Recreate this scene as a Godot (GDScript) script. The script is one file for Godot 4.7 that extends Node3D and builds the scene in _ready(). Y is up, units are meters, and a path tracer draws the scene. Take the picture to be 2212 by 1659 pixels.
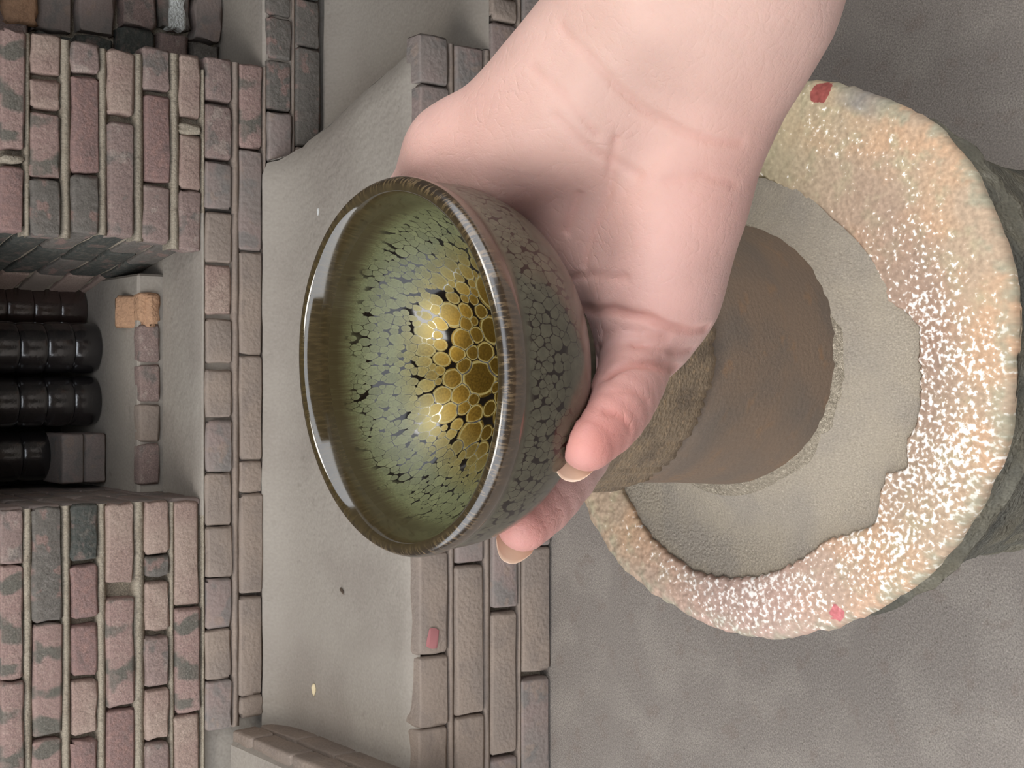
extends Node3D
# A hand holding a glazed tea bowl above a stone basin, in front of a brick kiln. World: y up, metres. The picture was taken with the
# camera turned a quarter turn, so the camera is rolled: picture left is up in the world.

var M := {}
var rng := RandomNumberGenerator.new()
var noise_cache := {}
const RC = Vector3(0.0267, 0.3546, -0.8666)            # centre of the basin's rim
const BOWL = Vector3(0.0036, 1.1302, -0.2607)        # centre of the bowl's mouth


func _ready():
	rng.seed = 71
	# ---- camera, sky, lights, exposure
	var cam := Camera3D.new()
	cam.name = "camera"
	var p := deg_to_rad(38.0)
	cam.transform = Transform3D(Basis(Vector3(0, -cos(p), sin(p)), Vector3(1, 0, 0), Vector3(0, sin(p), cos(p))), Vector3(0, 1.3, 0))
	cam.fov = rad_to_deg(2.0 * atan(829.5 / 3000.0))
	cam.near = 0.02
	cam.far = 60.0
	cam.current = true
	add_child(cam)
	var env := Environment.new()
	env.background_mode = Environment.BG_SKY
	var sky := Sky.new()
	var sm := ProceduralSkyMaterial.new()
	sm.sky_top_color = Color(0.83, 0.85, 0.88)
	sm.sky_horizon_color = Color(0.91, 0.91, 0.91)
	sm.ground_horizon_color = Color(0.45, 0.43, 0.41)
	sm.ground_bottom_color = Color(0.35, 0.33, 0.31)
	sm.sky_energy_multiplier = 2.0
	sky.sky_material = sm
	env.sky = sky
	env.tonemap_mode = Environment.TONE_MAPPER_LINEAR
	env.tonemap_exposure = 0.86
	env.sdfgi_enabled = true
	env.ssao_enabled = true
	env.ssil_enabled = true
	var we := WorldEnvironment.new()
	we.name = "surroundings"
	we.environment = env
	add_child(we)
	lamps()
	materials()
	shell()
	kiln()
	platform()
	basin()
	jars()
	tea_bowl()
	person()
	crumbs()


# ---------------------------------------------------------------- helpers
func tag(o: Node, label := "", category := "", group := "", kind := ""):
	if label != "": o.set_meta("label", label)
	if category != "": o.set_meta("category", category)
	if group != "": o.set_meta("group", group)
	if kind != "": o.set_meta("kind", kind)
	return o


func root_of(called: String, at := Vector3.ZERO) -> Node3D:
	var o := Node3D.new()
	o.name = called
	o.position = at
	add_child(o, true)
	return o


func put(called: String, mesh: Mesh, mat: Material, parent: Node = null, at := Vector3.ZERO, basis := Basis()) -> MeshInstance3D:
	var o := MeshInstance3D.new()
	o.name = called
	o.mesh = mesh
	o.material_override = mat
	o.transform = Transform3D(basis, at)
	(parent if parent else self).add_child(o, true)
	return o


# triangles given counter-clockwise seen from outside; stored clockwise as Godot wants them
func mesh_of(v: PackedVector3Array, idx: PackedInt32Array, uv := PackedVector2Array(), col := PackedColorArray(), nor := PackedVector3Array(), weld := PackedInt32Array()) -> ArrayMesh:
	if nor.is_empty():
		nor.resize(v.size())
		for t in range(0, idx.size(), 3):
			var a := idx[t]
			var b := idx[t + 1]
			var c := idx[t + 2]
			var n := (v[b] - v[a]).cross(v[c] - v[a])
			nor[a] += n
			nor[b] += n
			nor[c] += n
		for k in range(0, weld.size(), 2):
			var s := nor[weld[k]] + nor[weld[k + 1]]
			nor[weld[k]] = s
			nor[weld[k + 1]] = s
		for k in nor.size():
			nor[k] = nor[k].normalized()
	var back := PackedInt32Array()
	back.resize(idx.size())
	for t in range(0, idx.size(), 3):
		back[t] = idx[t]
		back[t + 1] = idx[t + 2]
		back[t + 2] = idx[t + 1]
	var arr := []
	arr.resize(Mesh.ARRAY_MAX)
	arr[Mesh.ARRAY_VERTEX] = v
	arr[Mesh.ARRAY_NORMAL] = nor
	arr[Mesh.ARRAY_INDEX] = back
	if not uv.is_empty(): arr[Mesh.ARRAY_TEX_UV] = uv
	if not col.is_empty(): arr[Mesh.ARRAY_COLOR] = col
	var m := ArrayMesh.new()
	m.add_surface_from_arrays(Mesh.PRIMITIVE_TRIANGLES, arr)
	return m


# a sheet of nu x nv cells; fn(i, j) gives the point, u x v must point outwards
func sheet(nu: int, nv: int, fn: Callable, uvfn = null, wrap := false) -> ArrayMesh:
	var v := PackedVector3Array()
	var uv := PackedVector2Array()
	var idx := PackedInt32Array()
	var weld := PackedInt32Array()
	for j in nv + 1:
		for i in nu + 1:
			v.append(fn.call(i, j))
			if uvfn != null: uv.append((uvfn as Callable).call(i, j))
	for j in nv:
		for i in nu:
			var a := j * (nu + 1) + i
			idx.append_array([a, a + 1, a + nu + 2, a, a + nu + 2, a + nu + 1])
	if wrap:
		for j in nv + 1: weld.append_array([j * (nu + 1), j * (nu + 1) + nu])
	return mesh_of(v, idx, uv, PackedColorArray(), PackedVector3Array(), weld)


# profile of Vector2(radius, height) from the top down the outside; wob(angle, row) adds to the radius
func lathe(prof: Array, segs: int, wob = null) -> ArrayMesh:
	var f := func(i: int, j: int):
		var a := TAU * i / segs
		var r: float = prof[j].x
		var y: float = prof[j].y
		if wob != null:
			var w: Vector2 = (wob as Callable).call(a, j)
			r += w.x
			y += w.y
		return Vector3(r * cos(a), y, -r * sin(a))
	# going down a profile while turning counter-clockwise seen from above: u x v points inwards, so walk the profile upwards
	var n := prof.size() - 1
	var g := func(i: int, j: int): return f.call(i, n - j)
	var h := func(i: int, j: int): return Vector2(float(i) / segs, 1.0 - float(j) / n)
	return sheet(segs, n, g, h, true)


func smooth(pts: Array, sub: int) -> Array:
	var out := []
	for i in pts.size() - 1:
		var a: Vector2 = pts[maxi(i - 1, 0)]
		var b: Vector2 = pts[i]
		var c: Vector2 = pts[i + 1]
		var d: Vector2 = pts[mini(i + 2, pts.size() - 1)]
		for k in sub:
			out.append(b.cubic_interpolate(c, a, d, float(k) / sub))
	out.append(pts[-1])
	return out


func box_mesh(lo: Vector3, hi: Vector3, bev := 0.004) -> ArrayMesh:
	# a box with chamfered edges: every face is set in, edges and corners joined
	var v := PackedVector3Array()
	var idx := PackedInt32Array()
	var c := (lo + hi) / 2.0
	var h := (hi - lo) / 2.0
	var quad := func(pts: Array, outw: Vector3):
		var n: Vector3 = (pts[1] - pts[0]).cross(pts[2] - pts[0])
		if n.dot(outw) < 0: pts.reverse()
		var s := v.size()
		for q in pts: v.append(c + q)
		for k in range(1, pts.size() - 1): idx.append_array([s, s + k, s + k + 1])
	var ax := [Vector3(1, 0, 0), Vector3(0, 1, 0), Vector3(0, 0, 1)]
	for k in 3:
		var a: Vector3 = ax[k]
		var b: Vector3 = ax[(k + 1) % 3]
		var d: Vector3 = ax[(k + 2) % 3]
		var ha := h.dot(a)
		var hb := h.dot(b)
		var hd := h.dot(d)
		for s in [-1.0, 1.0]:
			quad.call([a * s * ha + b * (hb - bev) + d * (hd - bev), a * s * ha - b * (hb - bev) + d * (hd - bev), a * s * ha - b * (hb - bev) - d * (hd - bev), a * s * ha + b * (hb - bev) - d * (hd - bev)], a * s)
			for t in [-1.0, 1.0]:
				quad.call([a * s * ha + b * t * (hb - bev) + d * (hd - bev), a * s * (ha - bev) + b * t * hb + d * (hd - bev), a * s * (ha - bev) + b * t * hb - d * (hd - bev), a * s * ha + b * t * (hb - bev) - d * (hd - bev)], a * s + b * t)
				if k == 0:
					for w in [-1.0, 1.0]:
						quad.call([a * s * ha + b * t * (hb - bev) + d * w * (hd - bev), a * s * (ha - bev) + b * t * hb + d * w * (hd - bev), a * s * (ha - bev) + b * t * (hb - bev) + d * w * hd], a * s + b * t + d * w)
	return mesh_of(v, idx)


# ---------------------------------------------------------------- textures
func grains(n: int, freq: float, sd: int, ridged := false, oct := 4) -> PackedByteArray:
	var key := "%d %f %d %s" % [n, freq, sd, ridged]
	if not noise_cache.has(key):
		var f := FastNoiseLite.new()
		f.noise_type = FastNoiseLite.TYPE_SIMPLEX_SMOOTH
		f.frequency = freq
		f.seed = sd
		f.fractal_type = FastNoiseLite.FRACTAL_RIDGED if ridged else FastNoiseLite.FRACTAL_FBM
		f.fractal_octaves = oct
		noise_cache[key] = f.get_seamless_image(n, n, false, false, 0.15).get_data()
	return noise_cache[key]


# base colour, then layers [noise bytes, from, to, colour, amount]; grain darkens and lightens by fine noise
func paint(n: int, base: Color, layers: Array, grain := 0.12, sd := 5) -> ImageTexture:
	var g := grains(n, 0.33, sd, false, 2)
	var out := PackedByteArray()
	out.resize(n * n * 3)
	for k in n * n:
		var r := base.r
		var gg := base.g
		var b := base.b
		for l in layers:
			var t: float = clampf((l[0][k] / 255.0 - l[1]) / (l[2] - l[1]), 0.0, 1.0)
			if t > 0.0:
				t *= l[4]
				var c: Color = l[3]
				r += (c.r - r) * t
				gg += (c.g - gg) * t
				b += (c.b - b) * t
		var m := 255.0 * (1.0 + (g[k] / 255.0 - 0.5) * 2.0 * grain)
		out[k * 3] = clampi(int(r * m), 0, 255)
		out[k * 3 + 1] = clampi(int(gg * m), 0, 255)
		out[k * 3 + 2] = clampi(int(b * m), 0, 255)
	return ImageTexture.create_from_image(Image.create_from_data(n, n, false, Image.FORMAT_RGB8, out))


func grey_tex(n: int, bytes: PackedByteArray) -> ImageTexture:
	return ImageTexture.create_from_image(Image.create_from_data(n, n, false, Image.FORMAT_L8, bytes))


func rough_mat(called: String, tex: Texture2D, metres: float, bump: Texture2D, bump_cm: float, rough := 0.9, world := true) -> StandardMaterial3D:
	var m := StandardMaterial3D.new()
	m.resource_name = called
	m.albedo_texture = tex
	m.roughness = rough
	m.metallic_specular = 0.35
	m.uv1_triplanar = true
	m.uv1_world_triplanar = world
	m.uv1_scale = Vector3.ONE / metres
	m.heightmap_enabled = true
	m.heightmap_texture = bump
	m.heightmap_scale = bump_cm
	M[called] = m
	return m


func c8(r: int, g: int, b: int) -> Color:
	return Color8(r, g, b)


func materials():
	var n := 512
	var A := grains(n, 0.007, 1)
	var B := grains(n, 0.017, 2)
	var B2 := grains(n, 0.022, 12)
	var C := grains(n, 0.06, 3)
	var D := grains(n, 0.22, 4, false, 2)
	var bump := grey_tex(n, grains(n, 0.11, 9, false, 5))
	var pits := grey_tex(n, grains(n, 0.14, 8, false, 4))
	var white := [D, 0.80, 0.92, c8(190, 176, 166), 0.6]
	rough_mat("brick_rose", paint(n, c8(134, 116, 110), [[B, 0.60, 0.70, c8(104, 101, 96), 0.75], [C, 0.35, 0.75, c8(152, 132, 124), 0.5], [B2, 0.66, 0.76, c8(160, 148, 138), 0.6], white], 0.2), 0.5, bump, 0.12)
	rough_mat("brick_red", paint(n, c8(132, 109, 104), [[C, 0.4, 0.8, c8(158, 124, 114), 0.5], [B, 0.68, 0.8, c8(112, 98, 94), 0.6], white], 0.2), 0.43, bump, 0.12)
	rough_mat("brick_slate", paint(n, c8(102, 97, 91), [[C, 0.35, 0.8, c8(122, 116, 110), 0.6], [B2, 0.62, 0.72, c8(146, 118, 110), 0.7]], 0.2), 0.47, bump, 0.12)
	rough_mat("brick_charcoal", paint(n, c8(72, 74, 70), [[C, 0.45, 0.85, c8(112, 104, 96), 0.7], [B, 0.64, 0.75, c8(140, 112, 104), 0.5]], 0.2), 0.41, bump, 0.16)
	rough_mat("brick_tan", paint(n, c8(160, 141, 129), [[A, 0.35, 0.75, c8(146, 122, 114), 0.7], [C, 0.5, 0.85, c8(120, 100, 92), 0.35], white], 0.2), 0.5, bump, 0.12)
	rough_mat("brick_dusty", paint(n, c8(150, 135, 123), [[A, 0.35, 0.7, c8(138, 126, 117), 0.8], [B, 0.6, 0.75, c8(132, 120, 112), 0.5], [D, 0.2, 0.05, c8(104, 92, 84), 0.4]], 0.08), 0.52, bump, 0.12)
	rough_mat("brick_grey_dusty", paint(n, c8(136, 126, 120), [[A, 0.35, 0.7, c8(146, 128, 122), 0.8], [B, 0.55, 0.7, c8(120, 116, 112), 0.7], [B2, 0.66, 0.76, c8(154, 134, 120), 0.5]], 0.08), 0.55, bump, 0.12)
	rough_mat("brick_orange", paint(n, c8(184, 146, 116), [[C, 0.4, 0.8, c8(160, 126, 102), 0.6], [D, 0.2, 0.05, c8(110, 84, 66), 0.6]]), 0.4, bump, 0.2)
	rough_mat("mortar", paint(n, c8(156, 146, 130), [[B, 0.5, 0.8, c8(134, 123, 108), 0.7], [C, 0.35, 0.1, c8(112, 103, 92), 0.6]], 0.25), 0.4, pits, 0.12)
	rough_mat("plaster", paint(n, c8(160, 152, 142), [[A, 0.4, 0.8, c8(148, 139, 130), 0.8], [C, 0.78, 0.92, c8(124, 116, 108), 0.35], [D, 0.13, 0.05, c8(112, 104, 98), 0.5]], 0.06), 0.9, bump, 0.1)
	rough_mat("soot", paint(n, c8(70, 66, 62), [[B, 0.5, 0.8, c8(92, 84, 76), 0.7]], 0.1), 0.6, bump, 0.2)
	rough_mat("floor_earth", paint(n, c8(132, 124, 117), [[A, 0.4, 0.75, c8(142, 134, 126), 0.8], [B, 0.66, 0.8, c8(128, 117, 109), 0.6], [D, 0.82, 0.9, c8(172, 163, 152), 0.55], [D, 0.17, 0.08, c8(84, 76, 70), 0.7], [C, 0.12, 0.04, c8(92, 84, 78), 0.7]], 0.22), 0.42, bump, 0.04)
	rough_mat("bed_stone", paint(n, c8(142, 132, 117), [[A, 0.4, 0.75, c8(130, 122, 112), 0.8], [D, 0.78, 0.88, c8(196, 186, 170), 0.6], [D, 0.2, 0.08, c8(104, 96, 86), 0.7]], 0.2), 0.3, pits, 0.12)
	rough_mat("bed_gravel", paint(n, c8(136, 126, 110), [[C, 0.6, 0.8, c8(204, 192, 172), 0.8], [C, 0.4, 0.2, c8(86, 78, 66), 0.8]], 0.3), 0.11, pits, 0.25)
	rough_mat("drum_stone", paint(n, c8(96, 91, 78), [[B, 0.45, 0.75, c8(120, 116, 104), 0.8], [C, 0.7, 0.85, c8(178, 172, 158), 0.6], [A, 0.55, 0.35, c8(66, 66, 62), 0.7]], 0.2), 0.35, pits, 0.4)
	rough_mat("post_brown", paint(n, c8(106, 90, 76), [[A, 0.35, 0.75, c8(94, 84, 75), 0.9], [B, 0.68, 0.84, c8(122, 94, 70), 0.6], [D, 0.85, 0.93, c8(170, 150, 130), 0.5], [C, 0.14, 0.05, c8(70, 62, 58), 0.8]], 0.14), 0.3, bump, 0.06, 0.62)
	rough_mat("post_dark", paint(n, c8(112, 97, 79), [[B, 0.4, 0.7, c8(92, 80, 67), 0.9], [C, 0.62, 0.8, c8(152, 126, 96), 0.5], [C, 0.2, 0.05, c8(74, 64, 56), 0.8]], 0.2), 0.25, pits, 0.15, 0.6)
	rough_mat("timber", paint(n, c8(70, 58, 48), [[B, 0.4, 0.7, c8(54, 45, 38), 0.8]], 0.1), 1.0, bump, 0.1)
	rough_mat("rock_pale", paint(n, c8(214, 216, 212), [[B, 0.5, 0.8, c8(176, 178, 174), 0.7]], 0.1), 0.3, bump, 0.4)
	# stretchers fired in a stack: grey-green patches alternate with rose ones
	var band := PackedByteArray()
	band.resize(n * n)
	for y in n:
		for x in n:
			var k := y * n + x
			var s := sin(TAU * (x / 512.0 * 9.0) + (A[k] / 255.0 - 0.5) * 5.0) * 0.5 + (B[k] / 255.0 - 0.5) * 1.3 - absf(y % 64 - 32.0) / 200.0
			band[k] = clampi(int(128 + s * 150), 0, 255)
	rough_mat("brick_banded", paint(n, c8(148, 124, 117), [[C, 0.4, 0.8, c8(158, 138, 128), 0.5], [band, 0.5, 0.68, c8(100, 98, 90), 0.92], white], 0.2), 0.5, bump, 0.12, 0.9, false)
	for k in 3:
		var bm: StandardMaterial3D = M["brick_banded"].duplicate()
		bm.resource_name = "brick_banded"
		bm.uv1_offset = Vector3(0.31 * (k + 1), 0.23 * (k + 1), 0.17)
		M["brick_banded%d" % k] = bm
	var gl := StandardMaterial3D.new()
	gl.resource_name = "black_glaze"
	gl.albedo_color = c8(34, 31, 32)
	gl.roughness = 0.2
	gl.clearcoat_enabled = true
	gl.clearcoat = 1.0
	gl.clearcoat_roughness = 0.2
	gl.metallic_specular = 0.7
	gl.normal_enabled = true
	gl.uv1_triplanar = true
	gl.uv1_scale = Vector3.ONE * 6.0
	var nt := Image.create_from_data(n, n, false, Image.FORMAT_L8, grains(n, 0.04, 19))
	nt.convert(Image.FORMAT_RGBA8)
	nt.bump_map_to_normal_map(2.0)
	gl.normal_texture = ImageTexture.create_from_image(nt)
	gl.normal_scale = 0.5
	M["black_glaze"] = gl
	var gl2 := gl.duplicate()
	gl2.resource_name = "brown_glaze"
	gl2.albedo_color = c8(58, 44, 40)
	M["brown_glaze"] = gl2


# ---------------------------------------------------------------- lamps, room shell
func lamps():
	for s in [-1.0, 1.0]:
		var at := Vector3(0.1 + s * 1.8, 3.9, 0.45)
		var o := root_of("ceiling_lamp", at)
		tag(o, "flat white panel lamp under the dark ceiling, " + ("over the basin's right shoulder" if s > 0 else "over the basin's left shoulder"), "lamp", "panel lamps whose glow shows in the bowl's glaze")
		var hm := StandardMaterial3D.new()
		hm.resource_name = "lamp_housing"
		hm.albedo_color = c8(190, 190, 188)
		hm.roughness = 0.5
		put("housing", box_mesh(Vector3(-0.88, 0.012, -0.66), Vector3(0.88, 0.08, 0.66)), hm, o)
		var em := StandardMaterial3D.new()
		em.resource_name = "lamp_diffuser"
		em.albedo_color = Color(0.9, 0.9, 0.9)
		em.emission_enabled = true
		em.emission = Color(1.0, 0.99, 0.97)
		em.emission_energy_multiplier = 8.0
		put("diffuser", box_mesh(Vector3(-0.84, 0.0, -0.62), Vector3(0.84, 0.012, 0.62), 0.002), em, o)
		var l := AreaLight3D.new()
		l.name = "lamp_light"
		l.area_size = Vector2(1.66, 1.22)
		l.light_color = Color(1.0, 0.99, 0.97)
		l.light_energy = 4.9
		l.shadow_enabled = true
		l.position = at + Vector3(0, -0.012, 0)
		l.rotation_degrees = Vector3(-90, 0, 0)
		add_child(l)


func shell():
	# earth floor
	var fl := FastNoiseLite.new()
	fl.frequency = 2.5
	fl.seed = 4
	var f := put("floor", sheet(80, 70, func(i: int, j: int): return Vector3(-4.0 + i * 0.1, 0.004 * fl.get_noise_2d(i * 0.1, j * 0.1), 4.0 - j * 0.1)), M.floor_earth)
	tag(f, "grey brown earth floor with small stones", "", "", "structure")
	var under := put("floor_slab", box_mesh(Vector3(-4, -0.25, -3), Vector3(4, -0.012, 4)), M.floor_earth, f)
	# dark timber ceiling, sooty upper kiln wall, a short wall on the right and one behind the camera; open at both sides
	tag(put("ceiling", box_mesh(Vector3(-2.9, 4.0, -2.9), Vector3(2.9, 4.15, 1.6)), M.timber), "dark timber ceiling", "", "", "structure")
	tag(put("wall_upper", box_mesh(Vector3(-2.75, 0.715, -2.9), Vector3(2.75, 3.99, -1.97)), M.soot), "sooty kiln wall above the niche", "", "", "structure")
	tag(put("wall_right", box_mesh(Vector3(0.92, 0.0, -1.95), Vector3(1.07, 2.3, -0.45)), M.soot), "sooty wall to the right of the kiln", "", "", "structure")
	tag(put("wall_front", box_mesh(Vector3(-2.9, 0.0, 2.35), Vector3(2.9, 2.35, 2.5)), M.timber), "low dark timber wall opposite the kiln", "", "", "structure")


# ---------------------------------------------------------------- brickwork
# one worn brick, its face towards +z; centre of the face at the origin
func brick_mesh(w: float, h: float, d: float, wear := 1.0) -> ArrayMesh:
	var e := minf(0.0042, h * 0.12)
	var xs := [-w / 2, -w / 2 + e, -w / 6, w / 6, w / 2 - e, w / 2]
	var ys := [-h / 2, -h / 2 + e, 0.0, h / 2 - e, h / 2]
	var v := PackedVector3Array()
	var idx := PackedInt32Array()
	var chip := rng.randi_range(0, 7)
	for j in 5:
		for i in 6:
			var ex: bool = i == 0 or i == 5
			var ey: bool = j == 0 or j == 4
			var x: float = xs[i] + rng.randf_range(-1, 1) * 0.0017 * wear
			var y: float = ys[j] + rng.randf_range(-1, 1) * 0.0016 * wear
			var z := rng.randf_range(-1, 1) * 0.0012 * wear
			if ex or ey: z -= e * 0.75
			if ex and ey:
				x *= 1.0 - 0.35 * e / (w / 2)
				y *= 1.0 - 0.35 * e / (h / 2)
				z -= e * 0.3
				if wear > 0.5 and chip == (1 if i else 0) + (2 if j else 0):
					x *= 1.0 - 0.009 / (w / 2)
					y *= 1.0 - 0.006 / (h / 2)
					z -= 0.006
			v.append(Vector3(x, y, z))
	for j in 4:
		for i in 5:
			var a := j * 6 + i
			idx.append_array([a, a + 1, a + 7, a, a + 7, a + 6])
	var ring := [0, 1, 2, 3, 4, 5, 11, 17, 23, 29, 28, 27, 26, 25, 24, 18, 12, 6]
	var s := v.size()
	for k in ring: v.append(Vector3(v[k].x, v[k].y, -d))
	for k in ring.size():
		var a: int = ring[k]
		var b: int = ring[(k + 1) % ring.size()]
		var c := s + k
		var dd := s + (k + 1) % ring.size()
		idx.append_array([a, c, dd, a, dd, b])
	return mesh_of(v, idx)


func lay(parent: Node3D, mat: String, centre: Vector3, basis: Basis, w: float, h: float, d: float, wear := 1.0):
	var tilt := Basis(Vector3(0, 0, 1), rng.randf_range(-1, 1) * 0.012 * wear) * Basis(Vector3(0, 1, 0), rng.randf_range(-1, 1) * 0.012 * wear)
	if mat == "brick_banded": mat += str(rng.randi_range(0, 2))
	put("brick", brick_mesh(w, h, d, wear), M[mat], parent, centre, basis * tilt)


# a rough bead of mortar under a course; face towards +z, lying along x
func bead(parent: Node3D, x0: float, x1: float, y0: float, y1: float, z: float, mat := "mortar"):
	var n := maxi(3, int((x1 - x0) / 0.035))
	var rows := [[y0 - 0.001, -0.03], [y0, -0.0015], [(y0 + y1) / 2, 0.0], [y1, -0.001], [y1 + 0.0006, -0.03]]
	var js := []
	for k in (n + 1) * 5: js.append(rng.randf_range(-1, 1))
	var o := put("mortar_bed", sheet(n, 4, func(i: int, j: int):
		var q: float = js[j * (n + 1) + i]
		return Vector3(lerpf(x0, x1, float(i) / n), rows[j][0] + (q * 0.0010 if j in [1, 3] else 0.0), z + rows[j][1] + q * 0.0007)), M[mat], parent)
	return o


func pick(kinds: Array) -> String:
	return kinds[rng.randi_range(0, kinds.size() - 1)]


# courses: [bottom mm, top mm, [left, right, left, right ...] mm] on the plane z = zf
func courses(parent: Node3D, list: Array, zf: float, kinds: Array, long_kinds: Array, fixed := {}, wear := 1.0, gap := 0.0022, beads := true, bead_mat := "mortar"):
	for k in list.size():
		var y0: float = list[k][0] * 0.001
		var y1: float = list[k][1] * 0.001
		var js: Array = list[k][2]
		for i in range(0, js.size(), 2):
			var x0: float = js[i] * 0.001
			var x1: float = js[i + 1] * 0.001
			var w := x1 - x0
			var mat: String = fixed.get("%d %d" % [k, i / 2], pick(long_kinds) if w > 0.125 else pick(kinds))
			lay(parent, mat, Vector3((x0 + x1) / 2, (y0 + y1) / 2 + rng.randf_range(-1, 1) * 0.0008, zf + rng.randf_range(-0.5, 1) * 0.0035 * wear), Basis(), w, y1 - y0, 0.032, wear)
		if beads and k + 1 < list.size():
			var lo: float = list[k + 1][1] * 0.001
			var xa := minf(js.min(), list[k + 1][2].min()) * 0.001
			var xb := minf(js.max(), list[k + 1][2].max()) * 0.001
			bead(parent, xa, xb, lo + 0.0004, y0 - gap, zf - (0.0035 if bead_mat == "mortar" else 0.003), bead_mat)


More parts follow.
